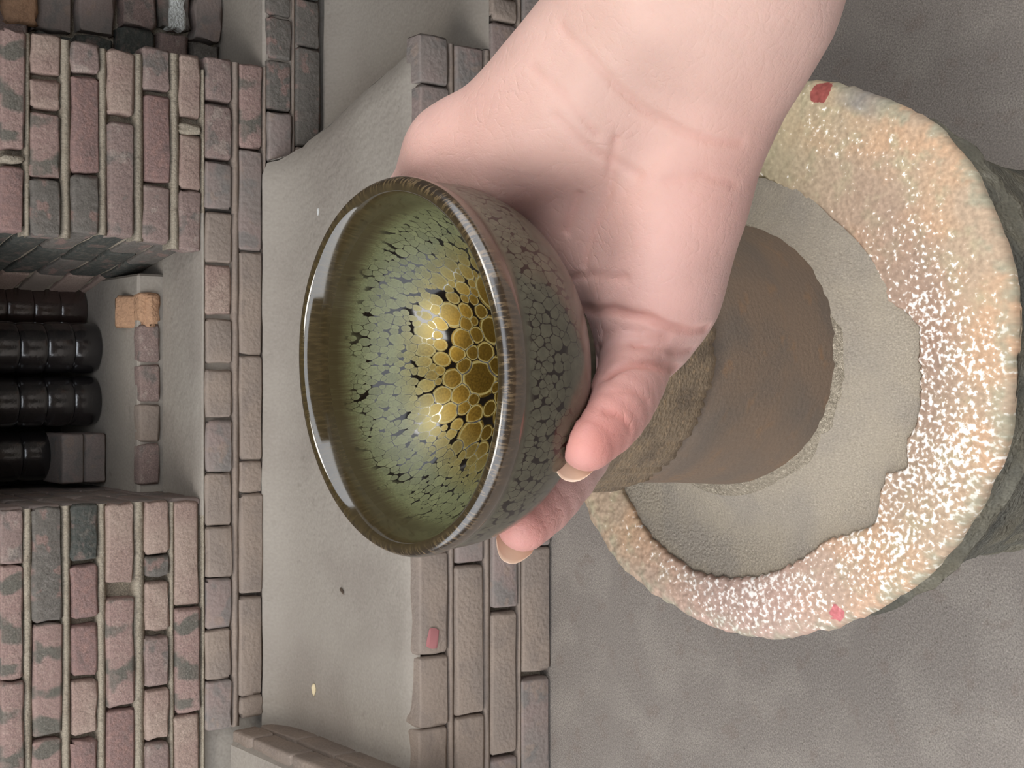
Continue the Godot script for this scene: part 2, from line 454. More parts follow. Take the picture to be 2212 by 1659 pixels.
func kiln():
	var w := root_of("wall_back")
	tag(w, "kiln wall of worn rose and grey bricks with a deep niche", "", "", "structure")
	# cores of mortar behind the bricks
	put("pillar_core", box_mesh(Vector3(0.245, 0.36, -2.12), Vector3(0.462, 0.71, -1.972)), M.mortar, w)
	put("pillar_core", box_mesh(Vector3(-1.1, 0.36, -2.5), Vector3(-0.182, 0.71, -1.972)), M.mortar, w)
	put("niche_floor", box_mesh(Vector3(-0.20, 0.20, -2.10), Vector3(0.26, 0.3715, -1.962)), M.plaster, w)
	put("base_core", box_mesh(Vector3(-1.1, 0.0, -2.5), Vector3(0.9, 0.262, -1.976)), M.plaster, w)
	put("base_core", box_mesh(Vector3(-1.1, 0.20, -2.5), Vector3(0.462, 0.366, -1.976)), M.plaster, w)
	var RIGHT := [
		[642, 675, [327, 492, 307, 319, 212, 302]],
		[590, 632, [438, 494, 389, 430, 291, 383, 208, 289]],
		[534, 574, [447, 491, 304, 442, 216, 299]],
		[481, 520, [394, 487, 216, 381]],
		[424, 465, [436, 499, 301, 429, 211, 294]],
		[374, 408, [403, 496, 377, 394, 295, 375, 202, 292]]]
	var LEFT := [
		[643, 675, [-251, -175, -412, -253, -573, -415]],
		[588, 629, [-336, -174, -497, -338, -635, -503]],
		[536, 574, [-253, -173, -335, -260, -419, -346, -503, -427, -592, -512]],
		[481, 522, [-290, -174, -471, -313, -602, -476]],
		[426, 463, [-252, -174, -286, -255, -366, -294, -447, -375, -527, -454, -612, -533]],
		[377, 416, [-334, -177, -495, -338, -642, -499]]]
	var LOW := [
		[323, 366, [433, 500, 345, 426, 267, 339, 186, 262, 107, 182, 32, 99, -51, 22, -134, -56, -216, -136, -296, -218, -373, -299, -452, -376, -529, -454]],
		[270, 309, [367, 497, 208, 364, 46, 205, -117, 43, -169, -119, -324, -171, -484, -331, -517, -485]],
		[220, 262, [886, 963, 806, 882, 729, 802, 652, 726, 580, 649, 513, 577, 432, 510, 351, 428, 275, 347, 189, 270, 106, 187, 23, 102, -59, 20]],
		[168, 211, [869, 1028, 706, 865, 616, 703, 539, 614, 380, 536, 296, 377]]]
	courses(w, RIGHT, -1.95, ["brick_rose", "brick_rose", "brick_red", "brick_rose", "brick_tan"], ["brick_rose", "brick_banded", "brick_red"], {"0 0": "brick_banded", "0 1": "mortar", "0 2": "brick_red", "1 0": "brick_tan", "1 1": "brick_tan", "1 2": "brick_banded", "1 3": "brick_slate", "2 2": "brick_slate", "3 1": "brick_rose", "5 1": "mortar", "2 1": "brick_red"})
	courses(w, LEFT, -1.95, ["brick_rose", "brick_tan", "brick_tan", "brick_slate"], ["brick_banded", "brick_banded", "brick_tan"], {"0 0": "brick_rose", "0 1": "brick_banded", "1 0": "brick_slate", "1 1": "brick_banded", "1 2": "brick_banded", "2 0": "brick_charcoal", "2 1": "brick_red", "2 2": "brick_red", "2 3": "brick_tan", "2 4": "brick_red", "3 1": "brick_banded", "3 2": "brick_red", "4 1": "brick_slate", "4 0": "brick_tan", "5 0": "brick_tan", "5 1": "brick_banded", "5 2": "brick_tan"})
	# a continuous bead where the pillars meet the courses below the niche
	courses(w, LOW, -1.95, ["brick_dusty", "brick_dusty", "brick_grey_dusty"], ["brick_dusty", "brick_grey_dusty"], {"0 0": "brick_rose", "0 1": "brick_rose", "0 4": "brick_tan", "1 0": "brick_banded", "1 1": "brick_grey_dusty", "2 4": "brick_slate", "2 5": "brick_slate", "2 6": "brick_slate", "3 2": "brick_charcoal", "3 3": "brick_slate", "3 4": "brick_slate"}, 0.8, 0.0022, true, "brick_dusty")
	for s in [[0.225, 0.478], [-1.05, -0.176]]:
		bead(w, s[0], s[1], LOW[0][1] * 0.001 + 0.0004, (RIGHT[5][0] * 0.001) - 0.0022, -1.9535)
	bead(w, -0.20, 0.26, LOW[0][1] * 0.001 + 0.0004, 0.3725, -1.953, "plaster")
	# right jamb of the niche: dark scorched bricks turned inwards, then a second narrow return
	for part in [[Vector3(0.2185, 0, -1.957), Vector3(0.176, 0, -2.235), "d"], [Vector3(0.176, 0, -2.240), Vector3(0.148, 0, -2.36), "l"]]:
		var a: Vector3 = part[0]
		var b: Vector3 = part[1]
		var dir := (b - a).normalized()
		# the face looks towards the middle of the niche
		var nrm := Vector3(0, 1, 0).cross(dir) * -1.0
		if nrm.x > 0: nrm = -nrm
		var bs := Basis(Vector3(0, 1, 0).cross(nrm), Vector3(0, 1, 0), nrm)
		var y := 0.372
		var k := 0
		while y < 0.66:
			var h: float = 0.0475
			var ln := (b - a).length()
			var pieces: Array = ([0.0, 0.40, 1.0] if k % 2 else [0.0, 0.62, 1.0]) if part[2] == "d" else [0.0, 1.0]
			for q in pieces.size() - 1:
				var c0: Vector3 = a.lerp(b, pieces[q])
				var c1: Vector3 = a.lerp(b, pieces[q + 1])
				var mid := (c0 + c1) / 2 + Vector3(0, y + h / 2, 0)
				lay(w, pick(["brick_charcoal", "brick_charcoal", "brick_slate"]) if part[2] == "d" else pick(["brick_tan", "brick_dusty"]), mid, bs, (c1 - c0).length() - 0.003, h, 0.03)
			var mm := sheet(6, 1, func(i: int, j: int): return a.lerp(b, i / 6.0) + Vector3(0, y - 0.005 + j * 0.0062, 0) - nrm * (0.005 + 0.002 * sin(i * 2.0 + k)))
			put("mortar_bed", mm, M.mortar, w)
			y += 0.0535
			k += 1
		put("jamb_core", box_mesh(Vector3(-0.02, 0.30, 0), Vector3(0.01, 0.71, (b - a).length())), M.soot, w, a + Vector3(0.055, 0, 0) - Vector3(0, 0, 0), Basis(Vector3(0, 1, 0), atan2(dir.x, dir.z)))
	# left jamb: plastered bricks
	var yy := 0.372
	while yy < 0.66:
		for q in [[-1.957, -2.07], [-2.073, -2.19], [-2.193, -2.30]]:
			lay(w, "brick_grey_dusty", Vector3(-0.172, yy + 0.024, (q[0] + q[1]) / 2), Basis(Vector3(0, 1, 0), PI / 2), q[0] - q[1] - 0.002, 0.048, 0.01)
		yy += 0.0535
	put("jamb_core", box_mesh(Vector3(-0.20, 0.36, -2.5), Vector3(-0.1755, 0.71, -1.975)), M.plaster, w)
	# back of the niche
	put("niche_back", box_mesh(Vector3(-0.30, 0.30, -2.56), Vector3(0.40, 0.71, -2.44)), M.soot, w)
	put("niche_side", box_mesh(Vector3(0.155, 0.30, -2.50), Vector3(0.25, 0.71, -2.37)), M.soot, w)
	# step at the back of the niche floor
	put("niche_step", box_mesh(Vector3(-0.176, 0.30, -2.46), Vector3(0.176, 0.411, -2.102)), M.plaster, w)
	for q in [[0.098, 0.145, "brick_orange"], [0.035, 0.094, "brick_rose"], [-0.028, 0.031, "brick_rose"], [-0.092, -0.032, "brick_dusty"], [-0.160, -0.096, "brick_rose"]]:
		lay(w, q[2], Vector3((q[0] + q[1]) / 2, 0.394, -2.0945), Basis(), q[1] - q[0], 0.035, 0.02, 0.8)
	lay(w, "brick_orange", Vector3(0.116, 0.4135, -2.118), Basis(Vector3(1, 0, 0), -1.1), 0.052, 0.075, 0.016, 0.8)
	for q in [0, 1]:
		lay(w, "brick_grey_dusty", Vector3(-0.122, 0.431 + q * 0.038 , -2.226), Basis(), 0.082, 0.036 if q == 0 else 0.038, 0.09, 0.6)
	# recess to the right of the pillar: shelf and a wall of rough dark stones
	put("recess_shelf", box_mesh(Vector3(0.462, 0.20, -2.14), Vector3(1.0, 0.2665, -1.956)), M.plaster, w)
	put("recess_core", box_mesh(Vector3(0.40, 0.262, -2.35), Vector3(1.0, 0.71, -2.125)), M.mortar, w)
	var y2 := 0.270
	var kk := 0
	while y2 < 0.65:
		var hh := rng.randf_range(0.044, 0.060)
		var x2 := 0.468
		while x2 < 0.92:
			var ww := rng.randf_range(0.06, 0.11)
			lay(w, pick(["brick_charcoal", "brick_slate", "brick_grey_dusty", "brick_charcoal", "brick_rose"]), Vector3(x2 + ww / 2, y2 + hh / 2, -2.10 + rng.randf_range(-0.008, 0.008)), Basis(), ww, hh, 0.03, 2.2)
			x2 += ww + 0.006
		y2 += hh + 0.010
		kk += 1
	lay(w, "rock_pale", Vector3(0.596, 0.352, -2.088), Basis(), 0.05, 0.03, 0.02, 2.5)
	lay(w, "brick_orange", Vector3(0.565, 0.600, -2.086), Basis(), 0.05, 0.05, 0.02, 2.5)
	# low kerb on the left, running towards the viewer
	var kb := root_of("wall_kerb")
	tag(kb, "low dusty brick kerb along the left end of the platform", "", "", "structure")
	put("kerb_core", box_mesh(Vector3(-0.80, 0.20, -1.948), Vector3(-0.542, 0.331, -1.50), 0.01), M.plaster, kb)
	for r in [[0.236, 0.280, [-1.946, -1.83, -1.72, -1.60, -1.50]], [0.286, 0.326, [-1.946, -1.88, -1.76, -1.66, -1.55, -1.50]]]:
		for i in r[2].size() - 1:
			var z0: float = r[2][i]
			var z1: float = r[2][i + 1]
			lay(kb, "brick_dusty", Vector3(-0.530, (r[0] + r[1]) / 2, (z0 + z1) / 2), Basis(Vector3(0, 1, 0), PI / 2), z1 - z0 - 0.003, r[1] - r[0], 0.03, 0.8)


# dusty platform in front of the kiln
func platform():
	var pf := root_of("floor_platform")
	tag(pf, "raised grey dusty platform edged with courses of brick", "", "", "structure")
	var nz := FastNoiseLite.new()
	nz.frequency = 6.0
	nz.seed = 21
	# top: from the wall to the front edge, its right end cut on a slant
	var top := func(i: int, j: int):
		var t := j / 24.0
		var z := lerpf(-1.572, -1.952, t)
		var xr: float = lerpf(0.465, 0.347, t) + 0.006 * nz.get_noise_2d(z * 12.0, 3.0)
		var x := lerpf(-0.85, xr, i / 60.0)
		var y := 0.240 + 0.030 * exp((-1.952 - z) / 0.03) + 0.0035 * nz.get_noise_2d(x, z)
		if j == 0: y -= 0.010
		if j == 1: y -= 0.002
		if i == 60: y -= 0.008
		return Vector3(x, y, z)
	put("dust_top", sheet(60, 24, top), M.plaster, pf)
	# the slanting drop at its right end
	put("end_face", sheet(12, 3, func(i: int, j: int):
		var q: Vector3 = top.call(60, i * 2)
		return Vector3(q.x + 0.004 * (3 - j) + 0.004 * nz.get_noise_2d(q.z * 9.0, j), lerpf(0.10, q.y, j / 3.0), q.z)), M.plaster, pf)
	put("platform_core", box_mesh(Vector3(-0.85, 0.0, -1.96), Vector3(0.36, 0.228, -1.592)), M.mortar, pf)
	put("lower_floor", sheet(14, 10, func(i: int, j: int):
		var z := lerpf(-1.572, -1.96, j / 10.0)
		var x := lerpf(0.30, 1.0, i / 14.0)
		return Vector3(x, 0.122 + 0.028 * exp((-1.95 - z) / 0.05) + 0.004 * nz.get_noise_2d(x, z) - (0.008 if j == 0 else 0.0), z)), M.plaster, pf)
	put("lower_core", box_mesh(Vector3(0.30, 0.0, -1.96), Vector3(1.0, 0.110, -1.592)), M.mortar, pf)
	var LEDGE := [
		[188, 237, [411, 478, 266, 408, 120, 264, -32, 118, -229, -35, -370, -231, -470, -374, -578, -472]],
		[127, 175, [323, 472, 174, 321, 26, 172, -110, 23, -250, -113, -461, -254, -628, -464]],
		[66, 112, [765, 904, 657, 762, 589, 654, 551, 587, 517, 549, 389, 514, 250, 386, 46, 248, -112, 43, -318, -115, -527, -326, -673, -533]],
		[4, 56, [779, 934, 614, 776, 483, 611, 336, 481, 181, 333, -34, 178, -235, -37, -417, -238, -645, -428]]]
	courses(pf, LEDGE, -1.566, ["brick_grey_dusty", "brick_dusty"], ["brick_grey_dusty", "brick_grey_dusty", "brick_dusty"], {"0 3": "brick_grey_dusty", "0 5": "brick_dusty"}, 0.7, 0.0035, true, "brick_dusty")
	# a smear of red paint on the top course
	var red := StandardMaterial3D.new()
	red.resource_name = "red_smear"
	red.albedo_color = c8(166, 108, 108)
	red.roughness = 0.9
	put("paint_smear", sheet(8, 4, func(i: int, j: int):
		var u := i / 4.0 - 1.0
		var v := j / 2.0 - 1.0
		return Vector3(u * 0.0095 * (1.0 - 0.12 * v * v) + 0.002 * v + 0.0006 * sin(i * 2.1 + j), v * 0.014 * (1.0 - 0.15 * u * u) - 0.002 * u, -0.0012 if absf(u) == 1.0 or absf(v) == 1.0 else 0.0005)), red, pf, Vector3(-0.348, 0.2155, -1.5625), Basis(Vector3(0, 0, 1), PI / 2))


# ---------------------------------------------------------------- basin and post
func along(list: Array, deg: float) -> float:
	var n := list.size()
	for k in n:
		var a: Vector2 = list[k]
		var b: Vector2 = list[(k + 1) % n]
		var e := b.x + (360.0 if k == n - 1 else 0.0)
		var d := deg + (360.0 if k == n - 1 and deg < a.x else 0.0)
		if d >= a.x and d <= e:
			return lerpf(a.y, b.y, (d - a.x) / maxf(e - a.x, 0.001)) * 0.001
	return list[0].y * 0.001


func ring_picture() -> ImageTexture:
	var n := 1024
	var A := grains(n, 0.006, 31)
	var B := grains(n, 0.02, 32)
	var C := grains(n, 0.055, 33, true, 4)
	var D := grains(n, 0.085, 34, false, 4)
	var out := PackedByteArray()
	out.resize(n * n * 3)
	for y in n:
		for x in n:
			var k := y * n + x
			var u := (x + 0.5) / n * 0.54 - 0.27
			var v := (y + 0.5) / n * 0.54 - 0.27
			var r2 := u * u + v * v
			if r2 < 0.018 or r2 > 0.073: continue
			var deg := rad_to_deg(atan2(v, u))
			var r := sqrt(r2)
			var a := A[k] / 255.0
			var b := B[k] / 255.0
			var d := D[k] / 255.0
			var col := Color8(172, 150, 128).lerp(Color8(186, 154, 126), clampf((a - 0.4) * 3.0, 0, 1))
			col = col.lerp(Color8(172, 160, 132), clampf((b - 0.5) * 3.0, 0, 1) * 0.7)
			# yellower at the back, pinker round the front
			col = col.lerp(Color8(168, 157, 128), clampf(1.0 - absf(deg - 5.0) / 35.0, 0, 1) * 0.8)
			col = col.lerp(Color8(178, 150, 142), clampf((absf(deg) - 140.0) / 30.0, 0, 1) * 0.7)
			# inner band brownish where the coat has worn
			var worn := clampf((0.222 - r) / 0.03, 0, 1) * clampf(1.0 - absf(deg - 85.0) / 70.0, 0, 1)
			col = col.lerp(Color8(142, 118, 106), worn * 0.7)
			# white flakes
			var dens := 0.16 + 0.62 * clampf(1.0 - absf(deg - 118.0) / 55.0, 0, 1) + 0.5 * clampf((absf(deg) - 150.0) / 25.0, 0, 1) + 0.30 * clampf(1.0 - absf(deg - 75.0) / 30.0, 0, 1) * clampf((0.225 - r) / 0.03, 0, 1)
			dens += (a - 0.5) * 0.5 + (b - 0.5) * 0.4 - clampf((r - 0.225) / 0.03, 0, 1) * 0.22
			var fl := d * 0.75 + C[k] / 255.0 * 0.35
			var t := clampf((fl - (0.86 - 0.42 * dens)) / 0.09, 0, 1)
			col = col.lerp(Color8(226, 220, 214), t * 0.92)
			# dirt at the outer edge
			var edge := clampf((r - 0.238) / 0.016, 0, 1) * clampf((b - 0.35) * 2.5, 0, 1)
			col = col.lerp(Color8(150, 146, 128), edge * 0.75)
			# grey chip and red paint on the far edge
			col = col.lerp(Color8(134, 128, 122), clampf(1.0 - absf(deg - 29.0) / 7.0, 0, 1) * clampf((r - 0.232) / 0.008, 0, 1) * 0.9)
			if Vector2((deg - 19.5) * 0.0042, r - 0.241).length() < 0.010 + 0.006 * (b - 0.5): col = Color8(142, 78, 72)
			if Vector2((deg - 157.0) * 0.0042, r - 0.243).length() < 0.008 + 0.012 * (b - 0.5): col = col.lerp(Color8(186, 100, 106), 0.8)
			var m := 255.0 * (0.88 + 0.24 * d)
			out[k * 3] = clampi(int(col.r * m), 0, 255)
			out[k * 3 + 1] = clampi(int(col.g * m), 0, 255)
			out[k * 3 + 2] = clampi(int(col.b * m), 0, 255)
	return ImageTexture.create_from_image(Image.create_from_data(n, n, false, Image.FORMAT_RGB8, out))


func basin():
	var tilt := Basis(Vector3(1, 0, 0), deg_to_rad(6.0))
	var o := root_of("stone_basin", Vector3(RC.x, 0, RC.z))
	tag(o, "round stone basin with a worn tan rim flecked white, standing on the earth floor", "basin")
	var OUT := [Vector2(-176, 258), Vector2(-171, 259), Vector2(-161, 257), Vector2(-153, 259), Vector2(-144, 261), Vector2(-134, 258), Vector2(-125, 254), Vector2(11, 249), Vector2(24, 253), Vector2(33, 256), Vector2(44, 263), Vector2(49, 262), Vector2(57, 262), Vector2(64, 259), Vector2(72, 259), Vector2(79, 258), Vector2(86, 256), Vector2(92, 252), Vector2(101, 255), Vector2(108, 258), Vector2(114, 256), Vector2(120, 256), Vector2(130, 256), Vector2(137, 257), Vector2(146, 254), Vector2(153, 255), Vector2(165, 255), Vector2(175, 259)]
	var INN := [Vector2(-177, 206), Vector2(-173, 208), Vector2(-162, 211), Vector2(-154, 209), Vector2(-147, 209), Vector2(-137, 201), Vector2(2, 162), Vector2(10, 158), Vector2(22, 149), Vector2(39, 143), Vector2(53, 146), Vector2(63, 148), Vector2(69, 150), Vector2(74, 152), Vector2(79, 166), Vector2(83, 175), Vector2(92, 174), Vector2(106, 181), Vector2(110, 182), Vector2(113, 179), Vector2(116, 181), Vector2(120, 189), Vector2(123, 185), Vector2(125, 176), Vector2(130, 182), Vector2(135, 192), Vector2(138, 196), Vector2(146, 188), Vector2(152, 183), Vector2(164, 192), Vector2(173, 199)]
	var nz := FastNoiseLite.new()
	nz.frequency = 55.0
	nz.seed = 8
	nz.fractal_octaves = 3
	var up := Vector3(0, RC.y, 0)
	var segs := 288
	var ring := func(i: int, j: int):
		var a := TAU * i / segs
		var deg := rad_to_deg(wrapf(a, -PI, PI))
		var ro := along(OUT, deg) + 0.0022 * nz.get_noise_2d(cos(a) * 0.26, sin(a) * 0.26)
		var ri := along(INN, deg) + 0.003 * nz.get_noise_2d(cos(a) * 0.9, sin(a) * 0.9)
		var rows := [[ri + 0.002, -0.012], [ri, -0.003], [ri + 0.003, 0.0], [lerpf(ri, ro, 0.25), 0.0], [lerpf(ri, ro, 0.5), 0.001], [lerpf(ri, ro, 0.75), 0.0], [ro - 0.010, -0.0015], [ro - 0.003, -0.005], [ro, -0.012], [ro - 0.002, -0.022]]
		var r: float = rows[j][0]
		return tilt * Vector3(r * cos(a), rows[j][1] + 0.0012 * nz.get_noise_2d(r * cos(a), r * sin(a)), r * sin(a)) + up
	var pic := StandardMaterial3D.new()
	pic.resource_name = "worn_rim"
	pic.albedo_texture = ring_picture()
	pic.roughness = 0.85
	pic.metallic_specular = 0.2
	pic.heightmap_enabled = true
	pic.heightmap_texture = grey_tex(512, grains(512, 0.1, 41, false, 5))
	pic.heightmap_scale = 0.15
	var flat := func(i: int, j: int):
		var q: Vector3 = tilt.inverse() * (ring.call(i, j) - up)
		return Vector2(q.x / 0.54 + 0.5, q.z / 0.54 + 0.5)
	# angle runs towards +z, so walk from the outside in
	put("rim", sheet(segs, 9, func(i: int, j: int): return ring.call(i, 9 - j), func(i: int, j: int): return flat.call(i, 9 - j), true), pic, o)
	# sunken grey bed, rising to the post; gravelly close to it
	var bed := func(i: int, j: int):
		var a := TAU * i / 144
		var deg := rad_to_deg(wrapf(a, -PI, PI))
		var ri := along(INN, deg) + 0.006
		var r := lerpf(0.105, ri, j / 14.0)
		var t := clampf((0.185 - r) / 0.075, 0, 1)
		var y := -0.006 + 0.046 * t * t * (0.6 + 0.4 * t) + (0.0035 * nz.get_noise_2d(r * cos(a) * 1.2, r * sin(a) * 1.2) * (0.25 + t))
		return tilt * Vector3(r * cos(a), y, r * sin(a)) + up
	put("bed", sheet(144, 11, func(i: int, j: int): return bed.call(i, 14 - j), null, true), M.bed_stone, o)
	put("gravel_collar", sheet(144, 3, func(i: int, j: int): return bed.call(i, 3 - j), null, true), M.bed_gravel, o)
	# rough dark side: undercut below the rim, a lip, then tapering to the floor
	var prof := smooth([Vector2(0.252, -0.018), Vector2(0.246, -0.030), Vector2(0.236, -0.055), Vector2(0.240, -0.080), Vector2(0.246, -0.092), Vector2(0.238, -0.104), Vector2(0.224, -0.16), Vector2(0.212, -0.24), Vector2(0.205, -0.354)], 4)
	var side := lathe(prof, 160, func(a: float, j: int):
		var y: float = prof[j].y
		return Vector2(0.006 * nz.get_noise_3d(cos(a) * 0.12, y * 0.7, sin(a) * 0.12) + 0.004 * sin(a * 3.0 + y * 20.0), 0.0))
	var arr := side.surface_get_arrays(0)
	var vs: PackedVector3Array = arr[Mesh.ARRAY_VERTEX]
	for k in vs.size():
		var t := clampf(1.0 + vs[k].y / 0.354, 0.0, 1.0)
		var q := tilt * vs[k]
		vs[k] = vs[k].lerp(q, t) + up
		vs[k].y = maxf(vs[k].y, 0.0)
	var ix: PackedInt32Array = arr[Mesh.ARRAY_INDEX]
	var fwd := PackedInt32Array()
	for t in range(0, ix.size(), 3): fwd.append_array([ix[t], ix[t + 2], ix[t + 1]])
	put("side", mesh_of(vs, fwd), M.drum_stone, o)
	# the post in its middle: two sections, the upper one overhanging a little with a broken lower edge
	var ps := root_of("stone_post", RC + tilt * Vector3(0, 0.010, 0))
	ps.basis = tilt
	tag(ps, "smooth brown round post in two sections standing in the middle of the basin", "post")
	var lowp := [Vector2(0.0, 0.176), Vector2(0.094, 0.176), Vector2(0.1020, 0.174), Vector2(0.1075, 0.162), Vector2(0.109, 0.145), Vector2(0.1115, 0.09), Vector2(0.1145, 0.05), Vector2(0.1165, 0.02), Vector2(0.1165, 0.0)]
	put("lower_section", lathe(lowp, 128, func(a: float, j: int): return Vector2(0.0006 * sin(a * 5.0) if j > 1 else 0.0, 0.0)), M.post_brown, ps)
	var upp := [Vector2(0.0, 0.290), Vector2(0.098, 0.290), Vector2(0.1115, 0.282), Vector2(0.113, 0.25), Vector2(0.1140, 0.20), Vector2(0.1145, 0.188), Vector2(0.1130, 0.178), Vector2(0.106, 0.175), Vector2(0.0, 0.1765)]
	put("upper_section", lathe(upp, 192, func(a: float, j: int):
		if j < 4 or j > 7: return Vector2(0.0006 * sin(a * 4.0 + 1.0) if j > 1 and j < 8 else 0.0, 0.0)
		var q := nz.get_noise_2d(cos(a) * 0.35, sin(a) * 0.35)
		return Vector2(-0.003 * maxf(0.0, q * 2.0), 0.005 * q + 0.004 * sin(a * 2.0))), M.post_dark, ps)


# ---------------------------------------------------------------- glazed jars in the niche
func jars():
	var cols := [[0.126, -2.354, 0.0440, 0.4125, 4, "brown_glaze", "rightmost column, half hidden by the scorched jamb"], [0.0600, -2.286, 0.0428, 0.4125, 4, "black_glaze", "column second from the scorched right jamb"], [-0.0285, -2.288, 0.0420, 0.4125, 4, "black_glaze", "column third from the scorched right jamb"], [-0.1180, -2.318, 0.0430, 0.4875, 3, "black_glaze", "column behind the two stacked grey bricks"]]
	var rank := ["bottom", "second lowest", "third lowest", "topmost"]
	for c in cols:
		var h := 0.0452
		for k in c[4]:
			var o := root_of("glazed_jar", Vector3(c[0] + rng.randf_range(-1, 1) * 0.0008, c[3] + k * h, c[1] + rng.randf_range(-1, 1) * 0.0008))
			o.rotation.y = rng.randf() * TAU
			tag(o, "glossy dark glazed jar, %s in the %s" % [rank[3] if k == c[4] - 1 else rank[k], c[6]], "jar", "dark glazed jars stacked in the kiln niche")
			var r: float = c[2]
			put("body", lathe(smooth([Vector2(r - 0.0055, h - 0.0002), Vector2(r - 0.0036, h - 0.0014), Vector2(r - 0.0012, h * 0.82), Vector2(r, h * 0.55), Vector2(r, h * 0.25), Vector2(r - 0.0006, 0.0016), Vector2(r - 0.003, 0.0002)], 2), 48), M[c[5]], o)
			put("lid", lathe([Vector2(0.0, h - 0.0002), Vector2(r - 0.010, h - 0.0001), Vector2(r - 0.0055, h - 0.0002)], 48), M[c[5]], o)


# ---------------------------------------------------------------- the tea bowl
# discs spread over a square picture; returns [nearest, second nearest] normalised distance per pixel
func splat(nx: int, ny: int, cells: Array, wrap_x: bool) -> Array:
	var f1 := PackedFloat32Array()
	var f2 := PackedFloat32Array()
	var id := PackedInt32Array()
	f1.resize(nx * ny)
	f2.resize(nx * ny)
	id.resize(nx * ny)
	f1.fill(1.6)
	f2.fill(1.6)
	for ci in cells.size():
		var c: Array = cells[ci]   # x, y, radius, dir x, dir y, stretch
		var cx: float = c[0]
		var cy: float = c[1]
		var dx: float = c[3]
		var dy: float = c[4]
		var ra: float = 1.0 / (c[2] * c[5])
		var rb: float = 1.0 / c[2]
		var reach: float = c[2] * c[5] * 1.6
		for y in range(maxi(0, int(cy - reach)), mini(ny - 1, int(cy + reach)) + 1):
			var py := y - cy
			for x0 in range(int(cx - reach), int(cx + reach) + 1):
				var x := x0
				if wrap_x: x = posmod(x0, nx)
				elif x0 < 0 or x0 >= nx: continue
				var px := x0 - cx
				var u := (px * dx + py * dy) * ra
				var w := (py * dx - px * dy) * rb
				var d := sqrt(u * u + w * w)
				var k := y * nx + x
				if d < f1[k]:
					f2[k] = f1[k]
					f1[k] = d
					id[k] = ci
				elif d < f2[k]:
					f2[k] = d
	return [f1, f2, id]


func glaze_mat(called: String, nx: int, ny: int, rgb: PackedByteArray, orm: PackedByteArray) -> ORMMaterial3D:
	var m := ORMMaterial3D.new()
	m.resource_name = called
	m.albedo_texture = ImageTexture.create_from_image(Image.create_from_data(nx, ny, false, Image.FORMAT_RGB8, rgb))
	m.orm_texture = ImageTexture.create_from_image(Image.create_from_data(nx, ny, false, Image.FORMAT_RGB8, orm))
	m.metallic_specular = 0.48
	return m


